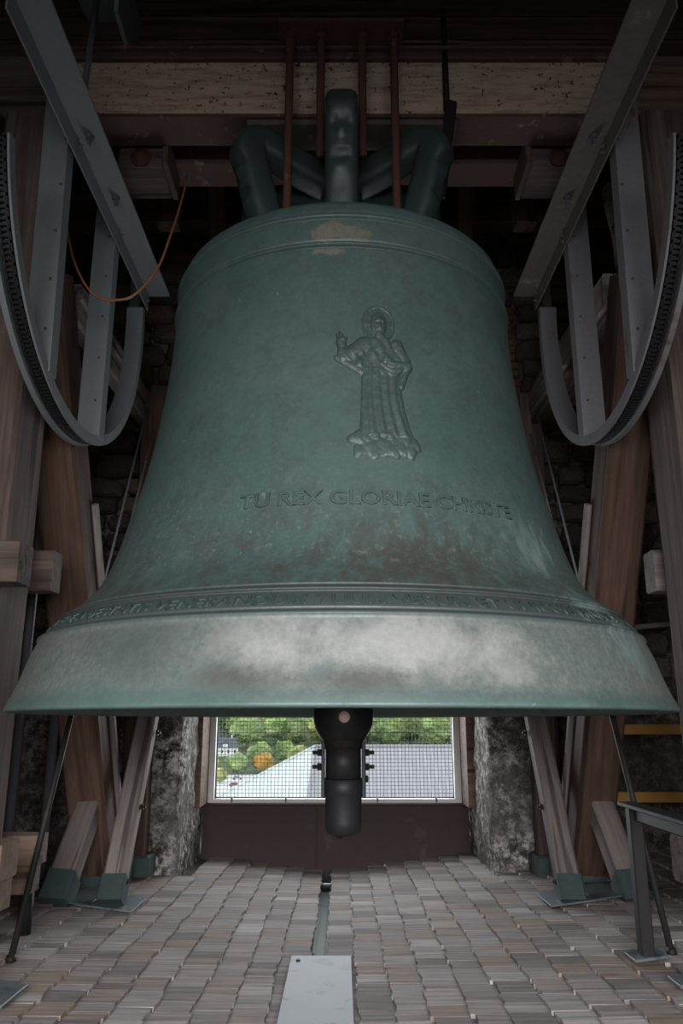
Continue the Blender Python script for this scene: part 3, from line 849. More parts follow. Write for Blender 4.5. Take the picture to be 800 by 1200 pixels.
# ------------------------------------------------------------------ yoke of steel girders over the bell
yoke = root('yoke', (0, D, 4.14), 'flaking beige steel yoke girder carrying the bell crown on rusty rods', 'yoke')
obj('web', cbox(-1.43, 1.42, 3.455, 3.62, 4.15, 4.49, 0.004), P_yoke, yoke, axis_matrix((0, 0, 0), (1, 0, 0)))
obj('top_flange', cbox(-1.43, 1.42, 3.425, 3.66, 4.49, 4.53, 0.006), S_flange, yoke)
obj('cover_strip', cbox(-1.43, 1.425, 3.40, 3.52, 4.53, 4.548, 0.004), S_flange, yoke)
obj('bottom_flange', cbox(-1.43, 1.42, 3.44, 3.66, 4.135, 4.155, 0.004), S_flange, yoke)
obj('rear_girder', cbox(-1.43, 1.42, 3.88, 4.0, 4.21, 4.53, 0.006), S_flange, yoke)
obj('rear_flange', cbox(-1.43, 1.42, 3.85, 4.06, 4.18, 4.21, 0.006), S_flange, yoke)
obj('packing_plate', cbox(-0.49, 0.60, 3.46, 3.66, 4.105, 4.135, 0.004), S_dusty, yoke)
for xa, xb in ((-1.22, -0.97), (1.03, 1.34)):
    obj('spacer_block', cbox(xa, xb, 3.70, 3.96, 4.02, 4.18, 0.01), W_frame, yoke)
    obj('spacer_cap', cbox(xa+0.01, xb, 3.68, 3.9, 4.185, 4.24, 0.008), W_pale, yoke)
    obj('washer', lathe([(0.0, 0.0), (0.055, 0.0), (0.055, 0.012), (0.03, 0.014), (0.03, 0.035), (0.0, 0.035)], 20, False, False), S_rust, yoke, Matrix.Translation(((xa+xb)/2, 3.699, 4.09)) @ Matrix.Rotation(PI/2, 4, 'X'), True)
    obj('side_plate', cbox(xb-0.0 if xa < 0 else xa-0.03, xb+0.03 if xa < 0 else xa, 3.66, 3.98, 4.03, 4.20, 0.004), S_flange, yoke)
for x, zb in ((-0.268, 3.42), (-0.107, 3.78), (0.107, 3.78), (0.272, 3.42)):
    r_ = obj('hanger_rod', tube([(x*0.975, 3.30, zb), (x*0.975, 3.30, 4.45), (x*0.975, 3.30, 4.60)], 0.020, 14), S_rust, yoke, None, True)
    obj('nut', hexbolt((x*0.975, 3.30, 4.47), (0, 0, 1), 0.034, 0.03, 0.0), S_rust, r_)
obj('anchor_plate', cbox(-0.32, 0.32, 3.25, 3.64, 4.548, 4.566, 0.003), S_rust, yoke)
obj('anchor_plate', cbox(-0.33, 0.33, 3.44, 3.47, 4.566, 4.70, 0.003), S_rust, yoke)
for x in (-0.2, 0.0, 0.19): obj('gusset', cbox(x-0.008, x+0.008, 3.35, 3.46, 4.566, 4.67, 0.003), S_rust, yoke)
obj('side_bar', tube([(0.545, 3.43, 4.8), (0.542, 3.425, 4.16)], 0.016, 10), S_dark, yoke, None, True)
timber('side_lever', (0.565, 3.40, 4.19), (0.51, 3.55, 3.73), 0.06, 0.03, S_dark, yoke, jit=0)

# ------------------------------------------------------------------ ringing wheels
def wheel(s, label, paint, chordpaint):
    w = root('ringing_wheel', (s*1.34, D, 2.45), label, 'wheel', 'ringing wheels beside the bell')
    ZC, YC, R = 3.55, 3.657, 1.07
    a0, a1 = math.radians(-168), math.radians(10)
    fr = []
    for i in range(73):
        a = a0+(a1-a0)*i/72
        d = Vector((0, math.cos(a), math.sin(a)))
        fr.append((Vector((s*1.34, YC, ZC)) + d*R, Vector((s, 0, 0)), d))
    # channel open outwards: U runs to the wall side, V radial
    poly = [(-0.05, 0.0), (-0.05, -0.055), (0.055, -0.055), (0.055, 0.0), (0.03, 0.0), (0.03, -0.045), (-0.040, -0.045), (-0.040, 0.0)]
    obj('rim', sweep(poly, fr), paint, w)
    links = []
    n = 150
    for i in range(n):
        a = a0 + (a1-a0)*(i+0.5)/n
        d = Vector((0, math.cos(a), math.sin(a))); t = Vector((0, -math.sin(a), math.cos(a)))
        M = Matrix.Identity(4)
        for r_ in range(3): M[r_][0] = (1, 0, 0)[r_]; M[r_][1] = t[r_]; M[r_][2] = d[r_]
        M.translation = Vector((s*(1.34-0.005), YC, ZC)) + d*(R-0.022)
        ww = 0.026 if i % 2 else 0.019
        links.append(xf(join(box(-ww, -ww+0.006, -0.016, 0.016, -0.013, 0.013), box(ww-0.006, ww, -0.016, 0.016, -0.013, 0.013), box(-ww, ww, -0.005, 0.005, -0.006, 0.006)), M))
    o = obj('drive_chain', join(*links), S_black, w); o['kind'] = 'stuff'
    # horizontal angle-iron chord running front to back
    zt = 3.838
    xo, xi = s*1.275, s*1.130
    def ang(y0, y1):
        P = [(xi, zt), (xo, zt), (xo, zt-0.11), (xo-s*0.008, zt-0.11), (xo-s*0.008, zt-0.010), (xi, zt-0.010)]
        V = [(p[0], y0, p[1]) for p in P]+[(p[0], y1, p[1]) for p in P]
        F = [(i, (i+1) % 6, 6+(i+1) % 6, 6+i) for i in range(6)]+[(0, 1, 2, 3, 4, 5), (11, 10, 9, 8, 7, 6)]
        if s < 0: F = [tuple(reversed(f)) for f in F]
        return V, F
    ch = obj('chord_beam', ang(2.42, 4.70), chordpaint, w)
    for y, dz in ((3.26, -0.03), (3.26, -0.07), (3.99, -0.03), (3.99, -0.07), (4.62, -0.03), (4.64, -0.075)):
        obj('bolt', hexbolt((xo-s*0.008, y, zt+dz), (-s, 0, 0), 0.011, 0.008, 0.012), S_pipe, ch)
    for y in (3.22, 3.68):
        obj('bolt', hexbolt((s*1.205, y, zt-0.010), (0, 0, -1), 0.022, 0.02, 0.03), S_pipe, ch)
    # two upright angle irons
    for yc in (3.25, 4.0):
        zb = ZC - math.sqrt((R-0.045)**2-(yc-YC)**2)
        P = [(s*1.405, 0.0), (s*1.283, 0.0), (s*1.283, 0.085), (s*1.291, 0.085), (s*1.291, 0.009), (s*1.405, 0.009)]
        V = [(p[0], yc+p[1]-0.03, zb-0.005) for p in P]+[(p[0]+s*(0.03 if yc < 3.5 else 0), yc+p[1]-0.03, 4.12) for p in P]
        F = [(i, (i+1) % 6, 6+(i+1) % 6, 6+i) for i in range(6)]+[(5, 4, 3, 2, 1, 0), (6, 7, 8, 9, 10, 11)]
        st = obj('upright', (V, F), paint, w)
        for k in range(5):
            obj('rivet', hexbolt((s*1.32, yc-0.03, zb+0.2+0.25*k), (0, -1, 0), 0.007, 0.005, 0.0), S_pipe, st)
    return w
wheel(-1, 'grey painted half wheel with chain rim, beside the looping orange cable', S_wheel, S_wheel)
wheel(1, 'dusty half wheel with brown soiled chord, beside the hanging timber stub', S_wheel2, S_dusty)

# ------------------------------------------------------------------ timber bell frames
def frame(s, label):
    f = root('timber_bell_frame', (s*1.6, 4.4, 0.17), label, 'bell frame', 'timber bell frames either side')
    X = lambda x: s*x
    # middle post of two leaves under the bearing
    xi = 1.475 if s < 0 else 1.53
    timber('post', (X(xi+0.12), 3.56, fz(s*1.6)), (X(xi+0.12), 3.56, 4.13), 0.24, 0.34, W_frame, f, up=(0, 1, 0), c=0.02)
    timber('post', (X(xi+0.40), 3.5, fz(s*1.9)), (X(xi+0.40), 3.5, 4.13), 0.26, 0.34, W_frame, f, up=(0, 1, 0), c=0.02)
    timber('post_batten', (X(xi+0.10), 3.80, 0.25), (X(xi+0.10), 3.80, 4.0), 0.12, 0.06, W_dark, f, up=(0, 1, 0))
    # rear raking leg
    timber('raking_leg', (X(1.475), 5.26, 0.2), (X(1.535), 3.66, 3.35), 0.25, 0.23, W_leg, f, up=(s, 0, 0.0), c=0.016)
    timber('lit_leg_face', (X(1.345), 5.36, 0.2), (X(1.385), 4.31, 2.3), 0.06, 0.035, W_pale, f, up=(s, 0, 0))  # pale strip puts the window light on the leg's inner face into colour
    obj('leg_shoe', cbox(-0.16, 0.16, -0.17, 0.17, -0.1, 0.1, 0.01), S_green, f, Matrix.Translation((X(1.47), 5.27, 0.22)))
    # inner brace rising backwards
    b = timber('inner_brace', (X(1.235), 4.70, 0.24), (X(1.27), 5.95, 2.05), 0.105, 0.12, W_pale, f, up=(s, 0, 0))
    for t in (0.22, 0.45, 0.02):
        p = Vector((X(1.18), 4.70+1.25*t, 0.24+1.81*t)); obj('bolt', hexbolt((p.x+s*0.0, p.y, p.z), (-s, 0, 0), 0.017, 0.014, 0.014), S_dark, b)
    timber('brace_shoe', (X(1.234), 4.655, 0.175), (X(1.237), 4.735, 0.29), 0.122, 0.136, S_green, f, up=(s, 0, 0), jit=0.002, c=0.008)
    obj('flashing', cbox(-0.15, 0.15, -0.10, 0.22, -0.005, 0.004, 0.002), S_lead, f, Matrix.Translation((X(1.25), 4.68, fz(s*1.25)+0.033)) @ Matrix.Rotation(-s*math.atan(SL), 4, 'Y'))
    # short outer strut against the leg
    xs_ = 1.545 if s > 0 else 1.505
    timber('strut', (X(xs_), 4.64, 0.26), (X(xs_-0.045), 5.0, 0.72), 0.14, 0.13, W_pale, f, up=(s, 0, 0))
    timber('strut_shoe', (X(xs_+0.007), 4.58, 0.185), (X(xs_-0.005), 4.68, 0.31), 0.156, 0.146, S_green, f, up=(s, 0, 0), jit=0.002, c=0.008)
    obj('flashing', cbox(-0.19, 0.19, -0.1, 0.25, -0.005, 0.006, 0.003), S_green, f, Matrix.Translation((X(1.52), 4.68, fz(s*1.52)+0.036)) @ Matrix.Rotation(-s*math.atan(SL), 4, 'Y'))
    # rear post by the wall
    timber('rear_post', (X(1.355), 5.58, 0.2), (X(1.40), 5.60, 3.5), 0.17, 0.16, W_frame if s > 0 else W_leg, f, up=(0, 1, 0))
    obj('post_shoe', cbox(-0.12, 0.13, -0.11, 0.11, -0.075, 0.06, 0.012), S_green, f, Matrix.Translation((X(1.355), 5.57, 0.235)))
    # horizontal head timber running back into the wall
    if s > 0:
        timber('wall_beam', (X(1.55), 3.9, 3.40), (X(1.51), 5.75, 3.44), 0.24, 0.21, W_pale, f)
        timber('wall_beam', (X(1.55), 3.9, 3.27), (X(1.51), 5.75, 3.28), 0.22, 0.05, W_leg, f)
    else:
        timber('wall_beam', (X(1.47), 3.95, 3.42), (X(1.47), 5.75, 3.47), 0.07, 0.10, W_pale, f)
        timber('wall_beam', (X(1.49), 3.95, 3.29), (X(1.49), 5.75, 3.33), 0.09, 0.11, W_pale, f)
    # cap beams carrying the bearings
    timber('cap_beam', (X(1.50), 3.56, 4.42), (X(3.2), 3.56, 4.42), 0.26, 0.19, W_frame if s < 0 else W_dark, f)
    timber('cap_beam', (X(1.50), 3.56, 4.23), (X(3.2), 3.56, 4.23), 0.25, 0.185, W_frame if s < 0 else W_dark, f)
    # horizontal tie beams clasping the post
    xe = 1.325 if s < 0 else 1.62
    if s < 0:
        timber('tie_beam', (X(xe), 3.28, 1.752), (X(2.9), 3.28, 1.752), 0.15, 0.17, W_frame, f, c=0.006)
    timber('tie_beam', (X(1.415 if s < 0 else 1.53), 3.90, 1.835), (X(2.9), 3.90, 1.835), 0.13, 0.20, W_frame if s < 0 else W_pale, f, c=0.012)
    return f
fL = frame(-1, 'timber bell frame with clasped post and raking leg, beside the two grey pipes')
fR = frame(1, 'timber bell frame with raking leg, beside the yellow rails')

# low twin sleepers at the left edge, block at the right edge
t = root('sleeper_stack', (-1.45, 3.3, 0.1), 'short tan sawn timbers stacked on a thin post at left edge', 'timber stack')
timber('sleeper', (-1.255, 3.25, 0.61), (-2.2, 3.25, 0.61), 0.17, 0.13, W_new, t, c=0.006)
timber('sleeper', (-1.27, 3.26, 0.485), (-2.2, 3.26, 0.485), 0.15, 0.11, W_new, t, c=0.006)
timber('thin_post', (-1.345, 3.23, 0.16), (-1.345, 3.23, 0.43), 0.05, 0.05, W_frame, t, up=(0, 1, 0))
obj('foot_plate', cbox(-0.16, 0.16, -0.12, 0.12, -0.005, 0.008, 0.004), S_lead, t, Matrix.Translation((-1.325, 3.20, fz(-1.325)+0.034)) @ Matrix.Rotation(math.atan(SL), 4, 'Y'))
t = root('sleeper_pair', (-1.5, 3.95, 0.1), 'pair of tan sawn timbers behind, propped on a dark round stub', 'timber stack')
timber('sleeper', (-1.37, 3.92, 0.555), (-2.3, 3.92, 0.555), 0.14, 0.13, W_new, t, c=0.006)
timber('sleeper', (-1.395, 3.93, 0.43), (-2.3, 3.93, 0.43), 0.13, 0.12, W_new, t, c=0.006)
obj('round_stub', tube([(-1.46, 4.03, fz(-1.46)), (-1.46, 4.03, 0.38)], 0.033, 14), S_dark, t, None, True)
t = tag(timber('timber_block', (1.54, 3.93, 0.51), (2.3, 3.93, 0.51), 0.16, 0.20, W_frame, None, c=0.02), 'brown squared timber block end behind the dark steel railing', 'timber')

# hanging broken timber stub upper right
def stub_vf():
    V, F = [], []; n = 10; m = 9
    for j in range(n+1):
        f = j/n; z = 4.15 - f*1.05
        sc = 1.0 if f < 0.82 else 1.0-(f-0.82)/0.18*0.75
        for k in range(m):
            a = 2*PI*k/m; r = (0.105 + 0.02*noise.noise((k*1.3, f*4, 2)))*sc
            q = max(abs(math.cos(a)), abs(math.sin(a)))
            V.append((1.62+0.04*f*(1-sc)+r*math.cos(a)/q*0.8, 4.02-0.15*f+r*math.sin(a)/q*0.8, z+0.03*noise.noise((k, j, 5))))
    for j in range(n):
        for k in range(m): F.append((j*m+k, (j+1)*m+k, (j+1)*m+(k+1) % m, j*m+(k+1) % m))
    F += [tuple(range(m)), tuple(reversed(range(n*m, n*m+m)))]
    return V, F
o = obj('timber_stub', stub_vf(), W_pale, fR); o['label'] = 'old rough stub with a broken pointed end'

# ------------------------------------------------------------------ rods, pipes, cable, railings
for s, lab in ((-1, 'thin steel tie rod slanting up behind the bell, left side'), (1, 'thin steel tie rod slanting up behind the bell, right side')):
    t = root('tie_rod', (s*1.345, 3.63, 0.16), lab, 'rod', 'slanting tie rods')
    obj('rod', tube([(s*1.36, 3.64, 0.19 if s > 0 else 0.17), (s*1.338, 4.30, 1.6)], 0.0140, 12), S_dark, t, None, True)
    obj('turnbuckle', tube([(s*1.338, 4.28, 1.56), (s*1.333, 4.40, 1.82)], 0.024, 10), S_dark, t, None, True)
    obj('rod', tube([(s*1.334, 4.38, 1.78), (s*1.32, 5.03, 3.15)], 0.007, 8), S_pipe, t, None, True)
    obj('rod', tube([(s*1.30, 4.47, 1.78), (s*1.275, 5.06, 3.0)], 0.007, 8), S_dusty, t, None, True)
    obj('foot', lathe([(0.022, 0), (0.022, 0.01), (0.017, 0.025)], 14), S_dark, t, Matrix.Translation((s*1.36, 3.64, fz(s*1.36)+0.01)), True)
for x, y, zb, zt, r, lab in ((-1.80, 5.17, fz(-1.80), 4.0, 0.030, 'grey pipe standing farthest back, just left of the raking leg'), (-1.80, 4.61, fz(-1.8), 4.1, 0.027, 'purple grey pipe rising directly behind the clasped timber post')):
    t = root('pipe', (x, y, zb), lab, 'pipe', 'vertical pipes')
    obj('tube', tube([(x, y, zb+0.01), (x, y, zt)], r, 14), S_pipe, t, None, True)
    for z in (1.2, 3.3): obj('collar', tube([(x, y, z), (x, y, z+0.05)], r+0.007, 14), S_pipe, t, None, True)

cpts = [(-0.862, 3.75, 4.02), (-0.845, 3.70, 3.91), (-0.86, 3.64, 3.70), (-0.885, 3.60, 3.53), (-0.925, 3.60, 3.38), (-0.985, 3.60, 3.27), (-1.06, 3.60, 3.19), (-1.14, 3.60, 3.17), (-1.215, 3.60, 3.18), (-1.28, 3.58, 3.23), (-1.34, 3.56, 3.34), (-1.375, 3.55, 3.45), (-1.40, 3.52, 3.58), (-1.42, 3.50, 3.72), (-1.43, 3.5, 4.05)]
def smooth_path(p, n=5):
    p = [Vector(q) for q in p]; out = []
    for i in range(len(p)-1):
        a, b, c, d = p[max(i-1, 0)], p[i], p[i+1], p[min(i+2, len(p)-1)]
        for k in range(n):
            t = k/n
            out.append(0.5*((2*b)+(c-a)*t+(2*a-5*b+4*c-d)*t*t+(3*b-a-3*c+d)*t**3))
    return out+[p[-1]]
cb = root('cable', (-0.862, 3.75, 4.02), 'thin orange cable hanging in a loop from the yoke across the wheel', 'cable')
obj('sheath', tube(smooth_path(cpts), 0.0065, 8), M_cable, cb, None, True)
obj('end_clip', cbox(-0.874, -0.85, 3.738, 3.762, 4.0, 4.03, 0.004), S_pipe, cb)

r = root('steel_railing', (1.235, 3.59, 0.16), 'low dark steel railing with square post and flat top rail', 'railing')
timber('post', (1.238, 3.59, 0.19), (1.238, 3.59, 0.765), 0.055, 0.055, S_dark, r, up=(0, 1, 0), jit=0.0, c=0.005)
timber('top_rail', (1.225, 3.64, 0.775), (1.19, 1.9, 0.775), 0.075, 0.016, S_dark, r, jit=0.0, c=0.003)
timber('under_rail', (1.235, 3.60, 0.74), (1.20, 1.9, 0.74), 0.012, 0.05, S_dark, r, jit=0.0, c=0.003)
timber('post', (1.20, 1.95, 0.19), (1.20, 1.95, 0.765), 0.055, 0.055, S_dark, r, up=(0, 1, 0), jit=0.0, c=0.005)
obj('foot_plate', cbox(-0.07, 0.07, -0.06, 0.06, -0.005, 0.008, 0.003), S_lead, r, Matrix.Translation((1.238, 3.59, fz(1.238)+0.032)) @ Matrix.Rotation(-math.atan(SL), 4, 'Y'))
obj('foot_plate', cbox(-0.08, 0.08, -0.07, 0.07, -0.005, 0.008, 0.003), S_lead, r, Matrix.Translation((1.20, 1.95, fz(1.2)+0.032)) @ Matrix.Rotation(-math.atan(SL), 4, 'Y'))
tag(obj('floor_plate', join(cbox(-0.09, 0.12, -0.06, 0.06, -0.005, 0.008, 0.003), hexbolt((0.02, 0, 0.008), (0, 0, 1), 0.016, 0.012, 0.01)), S_lead, None, Matrix.Translation((1.30, 3.25, fz(1.30)+0.032)) @ Matrix.Rotation(-math.atan(SL), 4, 'Y')), 'small lead grey plate lying on the shingles at the right edge', 'plate')

y = root('yellow_barrier', (2.1, 5.3, 0.2), 'yellow painted barrier with two rails behind the raking leg', 'barrier')
timber('rail', (1.60, 5.42, 1.075), (3.0, 5.42, 1.075), 0.035, 0.065, M_yellow, y, jit=0.0, c=0.004)
timber('rail', (1.58, 5.42, 0.655), (3.0, 5.42, 0.655), 0.035, 0.065, M_yellow, y, jit=0.0, c=0.004)
timber('post', (1.70, 5.46, 0.2), (1.70, 5.46, 1.1), 0.04, 0.05, M_yellow, y, up=(0, 1, 0), jit=0.0, c=0.004)
timber('post', (2.75, 5.46, 0.3), (2.75, 5.46, 1.1), 0.04, 0.05, M_yellow, y, up=(0, 1, 0), jit=0.0, c=0.004)
tag(obj('cross_rod', tube([(1.45, 4.9, 1.65), (2.6, 4.5, 1.72)], 0.016, 10), S_dusty, None, None, True), 'thin horizontal rod between raking leg and post at right', 'rod')

gp = root('gutter_cover', (-0.095, 3.2, 0.03), 'stained zinc cover plate laid over the near end of the gutter', 'cover plate')
obj('sheet', cbox(-0.238, 0.047, 2.0, 4.17, 0.040, 0.052, 0.004), M_plate, gp)
obj('edge_fold', cbox(-0.238, 0.047, 4.160, 4.172, 0.018, 0.046, 0.003), M_plate, gp)
obj('screw', hexbolt((-0.2, 4.08, 0.052), (0, 0, 1), 0.010, 0.006, 0.0), S_dark, gp)

# ------------------------------------------------------------------ roof timbers above
def beam(name, p0, p1, w, h, mat, label):
    return tag(timber(name, p0, p1, w, h, mat, None), label, 'beam')
beam('roof_beam', (-3.3, 4.55, 5.25), (3.3, 4.55, 5.25), 0.28, 0.30, W_dark, 'dark cross beam just behind and above the yoke')
beam('roof_beam', (-3.3, 5.35, 5.55), (3.3, 5.35, 5.55), 0.22, 0.24, W_dark, 'dark cross beam nearest the rubble wall')
beam('roof_beam', (-3.3, 3.7, 5.62), (3.3, 3.7, 5.62), 0.25, 0.28, W_dark, 'dark cross beam highest above the yoke rods')
beam('wall_plate', (-3.3, 5.66, 5.12), (3.3, 5.66, 5.12), 0.22, 0.26, W_dark, 'dark wall plate lying along the top of the rubble wall')
for x, lab in ((-0.93, 'dark raking roof strut left of the bell crown'), (0.93, 'dark raking roof strut right of the bell crown')):
    tag(timber('roof_strut', (x, 5.35, 4.55), (x*0.95, 4.6, 5.15), 0.12, 0.14, W_dark), lab, 'beam')
for x, lab in ((-1.15, 'dark upright post above the left end of the yoke'), (0.35, 'dark upright post above the yoke rods'), (1.22, 'dark upright post above the right end of the yoke')):
    tag(timber('roof_post', (x, 4.62, 4.3), (x, 4.62, 5.14), 0.14, 0.12, W_dark, None, up=(0, 1, 0)), lab, 'beam')
timb = tag(timber('hanger_bar', (-1.46, 5.05, 4.6), (-1.46, 5.05, 3.62), 0.07, 0.02, S_wheel, None, up=(0, 1, 0), jit=0, c=0.003), 'grey flat steel bar hanging behind the left wheel chord', 'bar')
tag(timber('hanger_bar', (1.42, 4.95, 4.6), (1.42, 4.95, 3.75), 0.06, 0.02, S_dusty, None, up=(0, 1, 0), jit=0, c=0.003), 'brown flat bar hanging behind the right wheel chord', 'bar')
br = root('bearing_bracket', (-1.28, 3.35, 4.55), 'grey steel bracket plate with hanging rod above the left yoke end', 'bracket')
obj('plate', cbox(-0.09, 0.09, -0.16, 0.16, -0.01, 0.01, 0.003), S_wheel, br, Matrix.Translation((-1.26, 3.28, 4.70)) @ Matrix.Rotation(0.25, 4, 'X'))
obj('web_plate', cbox(-0.012, 0.012, -0.2, 0.2, 0.0, 0.35, 0.003), S_wheel, br, Matrix.Translation((-1.13, 3.4, 4.55)))
obj('rod', tube([(-1.23, 3.20, 4.62), (-1.245, 3.20, 4.1)], 0.016, 12), S_pipe, br, None, True)

# ------------------------------------------------------------------ outside: roof, street, houses, trees
def terrain_z(y):
    P = [(20, -20), (340, -20), (420, -14), (600, -2), (800, 15), (1100, 42), (1600, 60)]
    for (a, za), (b, zb) in zip(P, P[1:]):
        if y <= b: return za+(zb-za)*max(0, (y-a))/(b-a)
    return P[-1][1]
def ground_mat():
    m = Mat('street_and_meadow', 0.95, 0, 0.2)
    tc = m.n.new('ShaderNodeTexCoord'); sx = m.n.new('ShaderNodeSeparateXYZ'); m.l.new(tc.outputs['Object'], sx.inputs[0])
    n = m.noise(m.co((1, 1, 1), rand=False), 0.05, 6, 0.7)
    green = m.mix(n, (0.035, 0.06, 0.02), (0.07, 0.105, 0.04)); pale = m.mix(n, (0.36, 0.36, 0.36), (0.62, 0.61, 0.60))
    mr = m.n.new('ShaderNodeMapRange'); mr.inputs[1].default_value = 352; mr.inputs[2].default_value = 356
    m.l.new(sx.outputs['Y'], mr.inputs[0]); m.color(m.mix(mr.outputs[0], pale, green)); return m.m
GV, GF = [], []
ysl = [12, 100, 340, 380, 420, 500, 600, 700, 800, 950, 1100, 1600]
for y_ in ysl:
    for x_ in (-900, -300, -100, 0, 100, 300, 900): GV.append((x_, y_, terrain_z(y_)))
for i in range(len(ysl)-1):
    for j in range(6): GF.append((i*7+j, i*7+j+1, (i+1)*7+j+1, (i+1)*7+j))
g = obj('ground', (GV, GF), ground_mat()); g['kind'] = 'structure'; g['label'] = 'town ground rising to a wooded hill'

def roofmat(name, a, b, axis):
    m = Mat(name, 0.55, 0.0, 0.4); co = m.co((1, 1, 1), rand=False)
    w = m.n.new('ShaderNodeTexWave'); w.wave_type = 'BANDS'; w.bands_direction = axis; w.inputs['Scale'].default_value = 0.75; w.inputs['Distortion'].default_value = 0.05
    m.l.new(co, w.inputs['Vector'])
    n = m.noise(m.co((1, 1, 1), rand=False), 1.2, 6, 0.7)
    c = m.mix(n, a, b); m.color(m.mix(m.ramp(w.outputs['Fac'], [(0.85, 0.0), (0.97, 0.5)]), c, tuple(v*1.25 for v in b))); return m.m
R_teal = roofmat('pale_green_sheet_roof', (0.36, 0.42, 0.395), (0.52, 0.57, 0.54), 'X')
R_grey = roofmat('grey_sheet_roof', (0.19, 0.185, 0.195), (0.25, 0.245, 0.255), 'X')
M_render = plain('white_render', (0.72, 0.70, 0.67), 0.9, 0.06, 0.6)
M_slate = plain('dark_slate', (0.075, 0.08, 0.095), 0.7, 0.2, 0.8)
M_glass = plain('dark_window_glass', (0.05, 0.06, 0.07), 0.15, 0.1, 1)
hall = root('great_hall', (10, 45, -20), 'large hall with pale green and grey hipped metal roof below the tower', 'building')
A = (-1.42, 45, 0.0); B = (-1.85, 33, -6.0); Cc = (-13.4, 45, -6.0); E2 = (-1.85, 57, -6.0); R1 = (34, 45, 0.0); R2 = (34, 33, -6.0); R3 = (34, 57, -6.0)
def slab(pts, t=0.25):
    n = len(pts); V = list(pts)+[(p[0], p[1], p[2]-t) for p in pts]
    F = [tuple(range(n)), tuple(reversed(range(n, 2*n)))]+[(i, n+i, n+(i+1) % n, (i+1) % n) for i in range(n)]
    return V, F
h_ = obj('roof_slope', slab([A, Cc, B]), R_teal, hall); h_['label'] = 'pale green hip slope'
h_ = obj('roof_slope', slab([A, B, R2, R1]), R_grey, hall); h_['label'] = 'grey long slope'
obj('roof_slope', slab([A, E2, Cc]), R_teal, hall); obj('roof_slope', slab([A, R1, R3, E2]), R_grey, hall)
obj('ridge_cap', tube([A, R1], 0.10, 8), R_grey, hall, None, True); obj('hip_cap', tube([A, B], 0.09, 8), R_grey, hall, None, True); obj('hip_cap', tube([A, Cc], 0.10, 8), R_teal, hall, None, True)
def walls(pts, z0, z1):
    n = len(pts); V = [(p[0], p[1], z0) for p in pts]+[(p[0], p[1], z1) for p in pts]
    return V, [(i, (i+1) % n, n+(i+1) % n, n+i) for i in range(n)]+[tuple(range(n, 2*n)), tuple(reversed(range(n)))]
obj('wall', walls([(-1.4, 33.6), (33.5, 33.6), (33.5, 56.4), (-1.4, 56.4), (-12.4, 45)], -20, -6.2), M_render, hall)

def house(x, y, w, d, h, rh, label, rot=0.0):
    z = terrain_z(y)
    M = Matrix.Translation((x, y, z)) @ Matrix.Rotation(rot, 4, 'Z')
    o = link('house', None, None, M); o['label'] = label; o['category'] = 'house'; o['group'] = 'white houses below the wood'
    obj('wall', box(-w/2, w/2, -d/2, d/2, -1, h), M_render, o, M)
    e = 0.5
    V = [(-w/2-e, -d/2-e, h-0.3), (w/2+e, -d/2-e, h-0.3), (w/2+e, d/2+e, h-0.3), (-w/2-e, d/2+e, h-0.3), (-w/2+1.2, 0, h+rh), (w/2-1.2, 0, h+rh)]
    obj('roof', (V, [(0, 1, 5, 4), (1, 2, 5), (2, 3, 4, 5), (3, 0, 4), (3, 2, 1, 0)]), M_slate, o, M)
    dm = obj('dormer', box(-1.2, 1.2, -d/2-0.3, -d/2+2.5, h, h+1.8), M_render, o, M)
    V = [(-1.5, -d/2-0.5, h+1.7), (1.5, -d/2-0.5, h+1.7), (1.5, -d/2+3, h+1.7), (-1.5, -d/2+3, h+1.7), (0, -d/2-0.5, h+3.2), (0, -d/2+3, h+3.2)]
    obj('dormer_roof', (V, [(0, 1, 4), (2, 3, 5), (1, 2, 5, 4), (3, 0, 4, 5), (3, 2, 1, 0)]), M_slate, dm, M)
    obj('chimney', box(w*0.22, w*0.22+0.9, -0.4, 0.5, h+rh*0.4, h+rh+1.2), M_render, o, M)
    for k in range(4):
        xx = -w/2+w*(k+0.5)/4
        obj('window', cbox(xx-0.5, xx+0.5, -d/2-0.08, -d/2+0.1, 1.2, 2.8, 0.03), M_glass, o, M)
house(-59.5, 425, 13, 9, 4.2, 4.6, 'white house with dark slate roof and dormer at the wood edge', 0.15)
house(-74, 470, 12, 9, 5, 4, 'white house farther up the slope, left of the dormered one', -0.3)

def leafmat(name, a, b):
    m = Mat(name, 0.9, 0, 0.1); co = m.co((1, 1, 1)); n = m.noise(co, 0.9, 5, 0.7)
    oi = m.n.new('ShaderNodeObjectInfo')
    c = m.ramp(n, [(0.32, tuple(v*0.45 for v in a)), (0.5, a), (0.7, b)])
    m.color(m.mix(1.0, c, m.ramp(oi.outputs['Random'], [(0.0, 0.75), (1.0, 1.35)]), 'MULTIPLY')); m.bump(n, 1.0, 0.5); return m.m
L_green = leafmat('green_foliage', (0.14, 0.20, 0.07), (0.30, 0.37, 0.145))
L_yell = leafmat('yellow_green_foliage', (0.25, 0.265, 0.08), (0.44, 0.43, 0.17))
L_aut = leafmat('orange_autumn_foliage', (0.30, 0.17, 0.04), (0.45, 0.29, 0.08))
import bmesh
def crown_mesh(seed, mat):
    bm = bmesh.new(); bmesh.ops.create_icosphere(bm, subdivisions=4, radius=1.0)
    for v in bm.verts:
        p = v.co.copy()
        d = 0.30*noise.noise(p*1.6+Vector((seed, 0, 0))) + 0.22*abs(noise.noise(p*4.1+Vector((0, seed, 0)))) + 0.12*noise.noise(p*9+Vector((0, 0, seed)))
        v.co = p*(1+d); v.co.z *= 1.0 if v.co.z > 0 else 0.75
    me = bpy.data.meshes.new('crown'); bm.to_mesh(me); bm.free(); me.materials.append(mat); return me
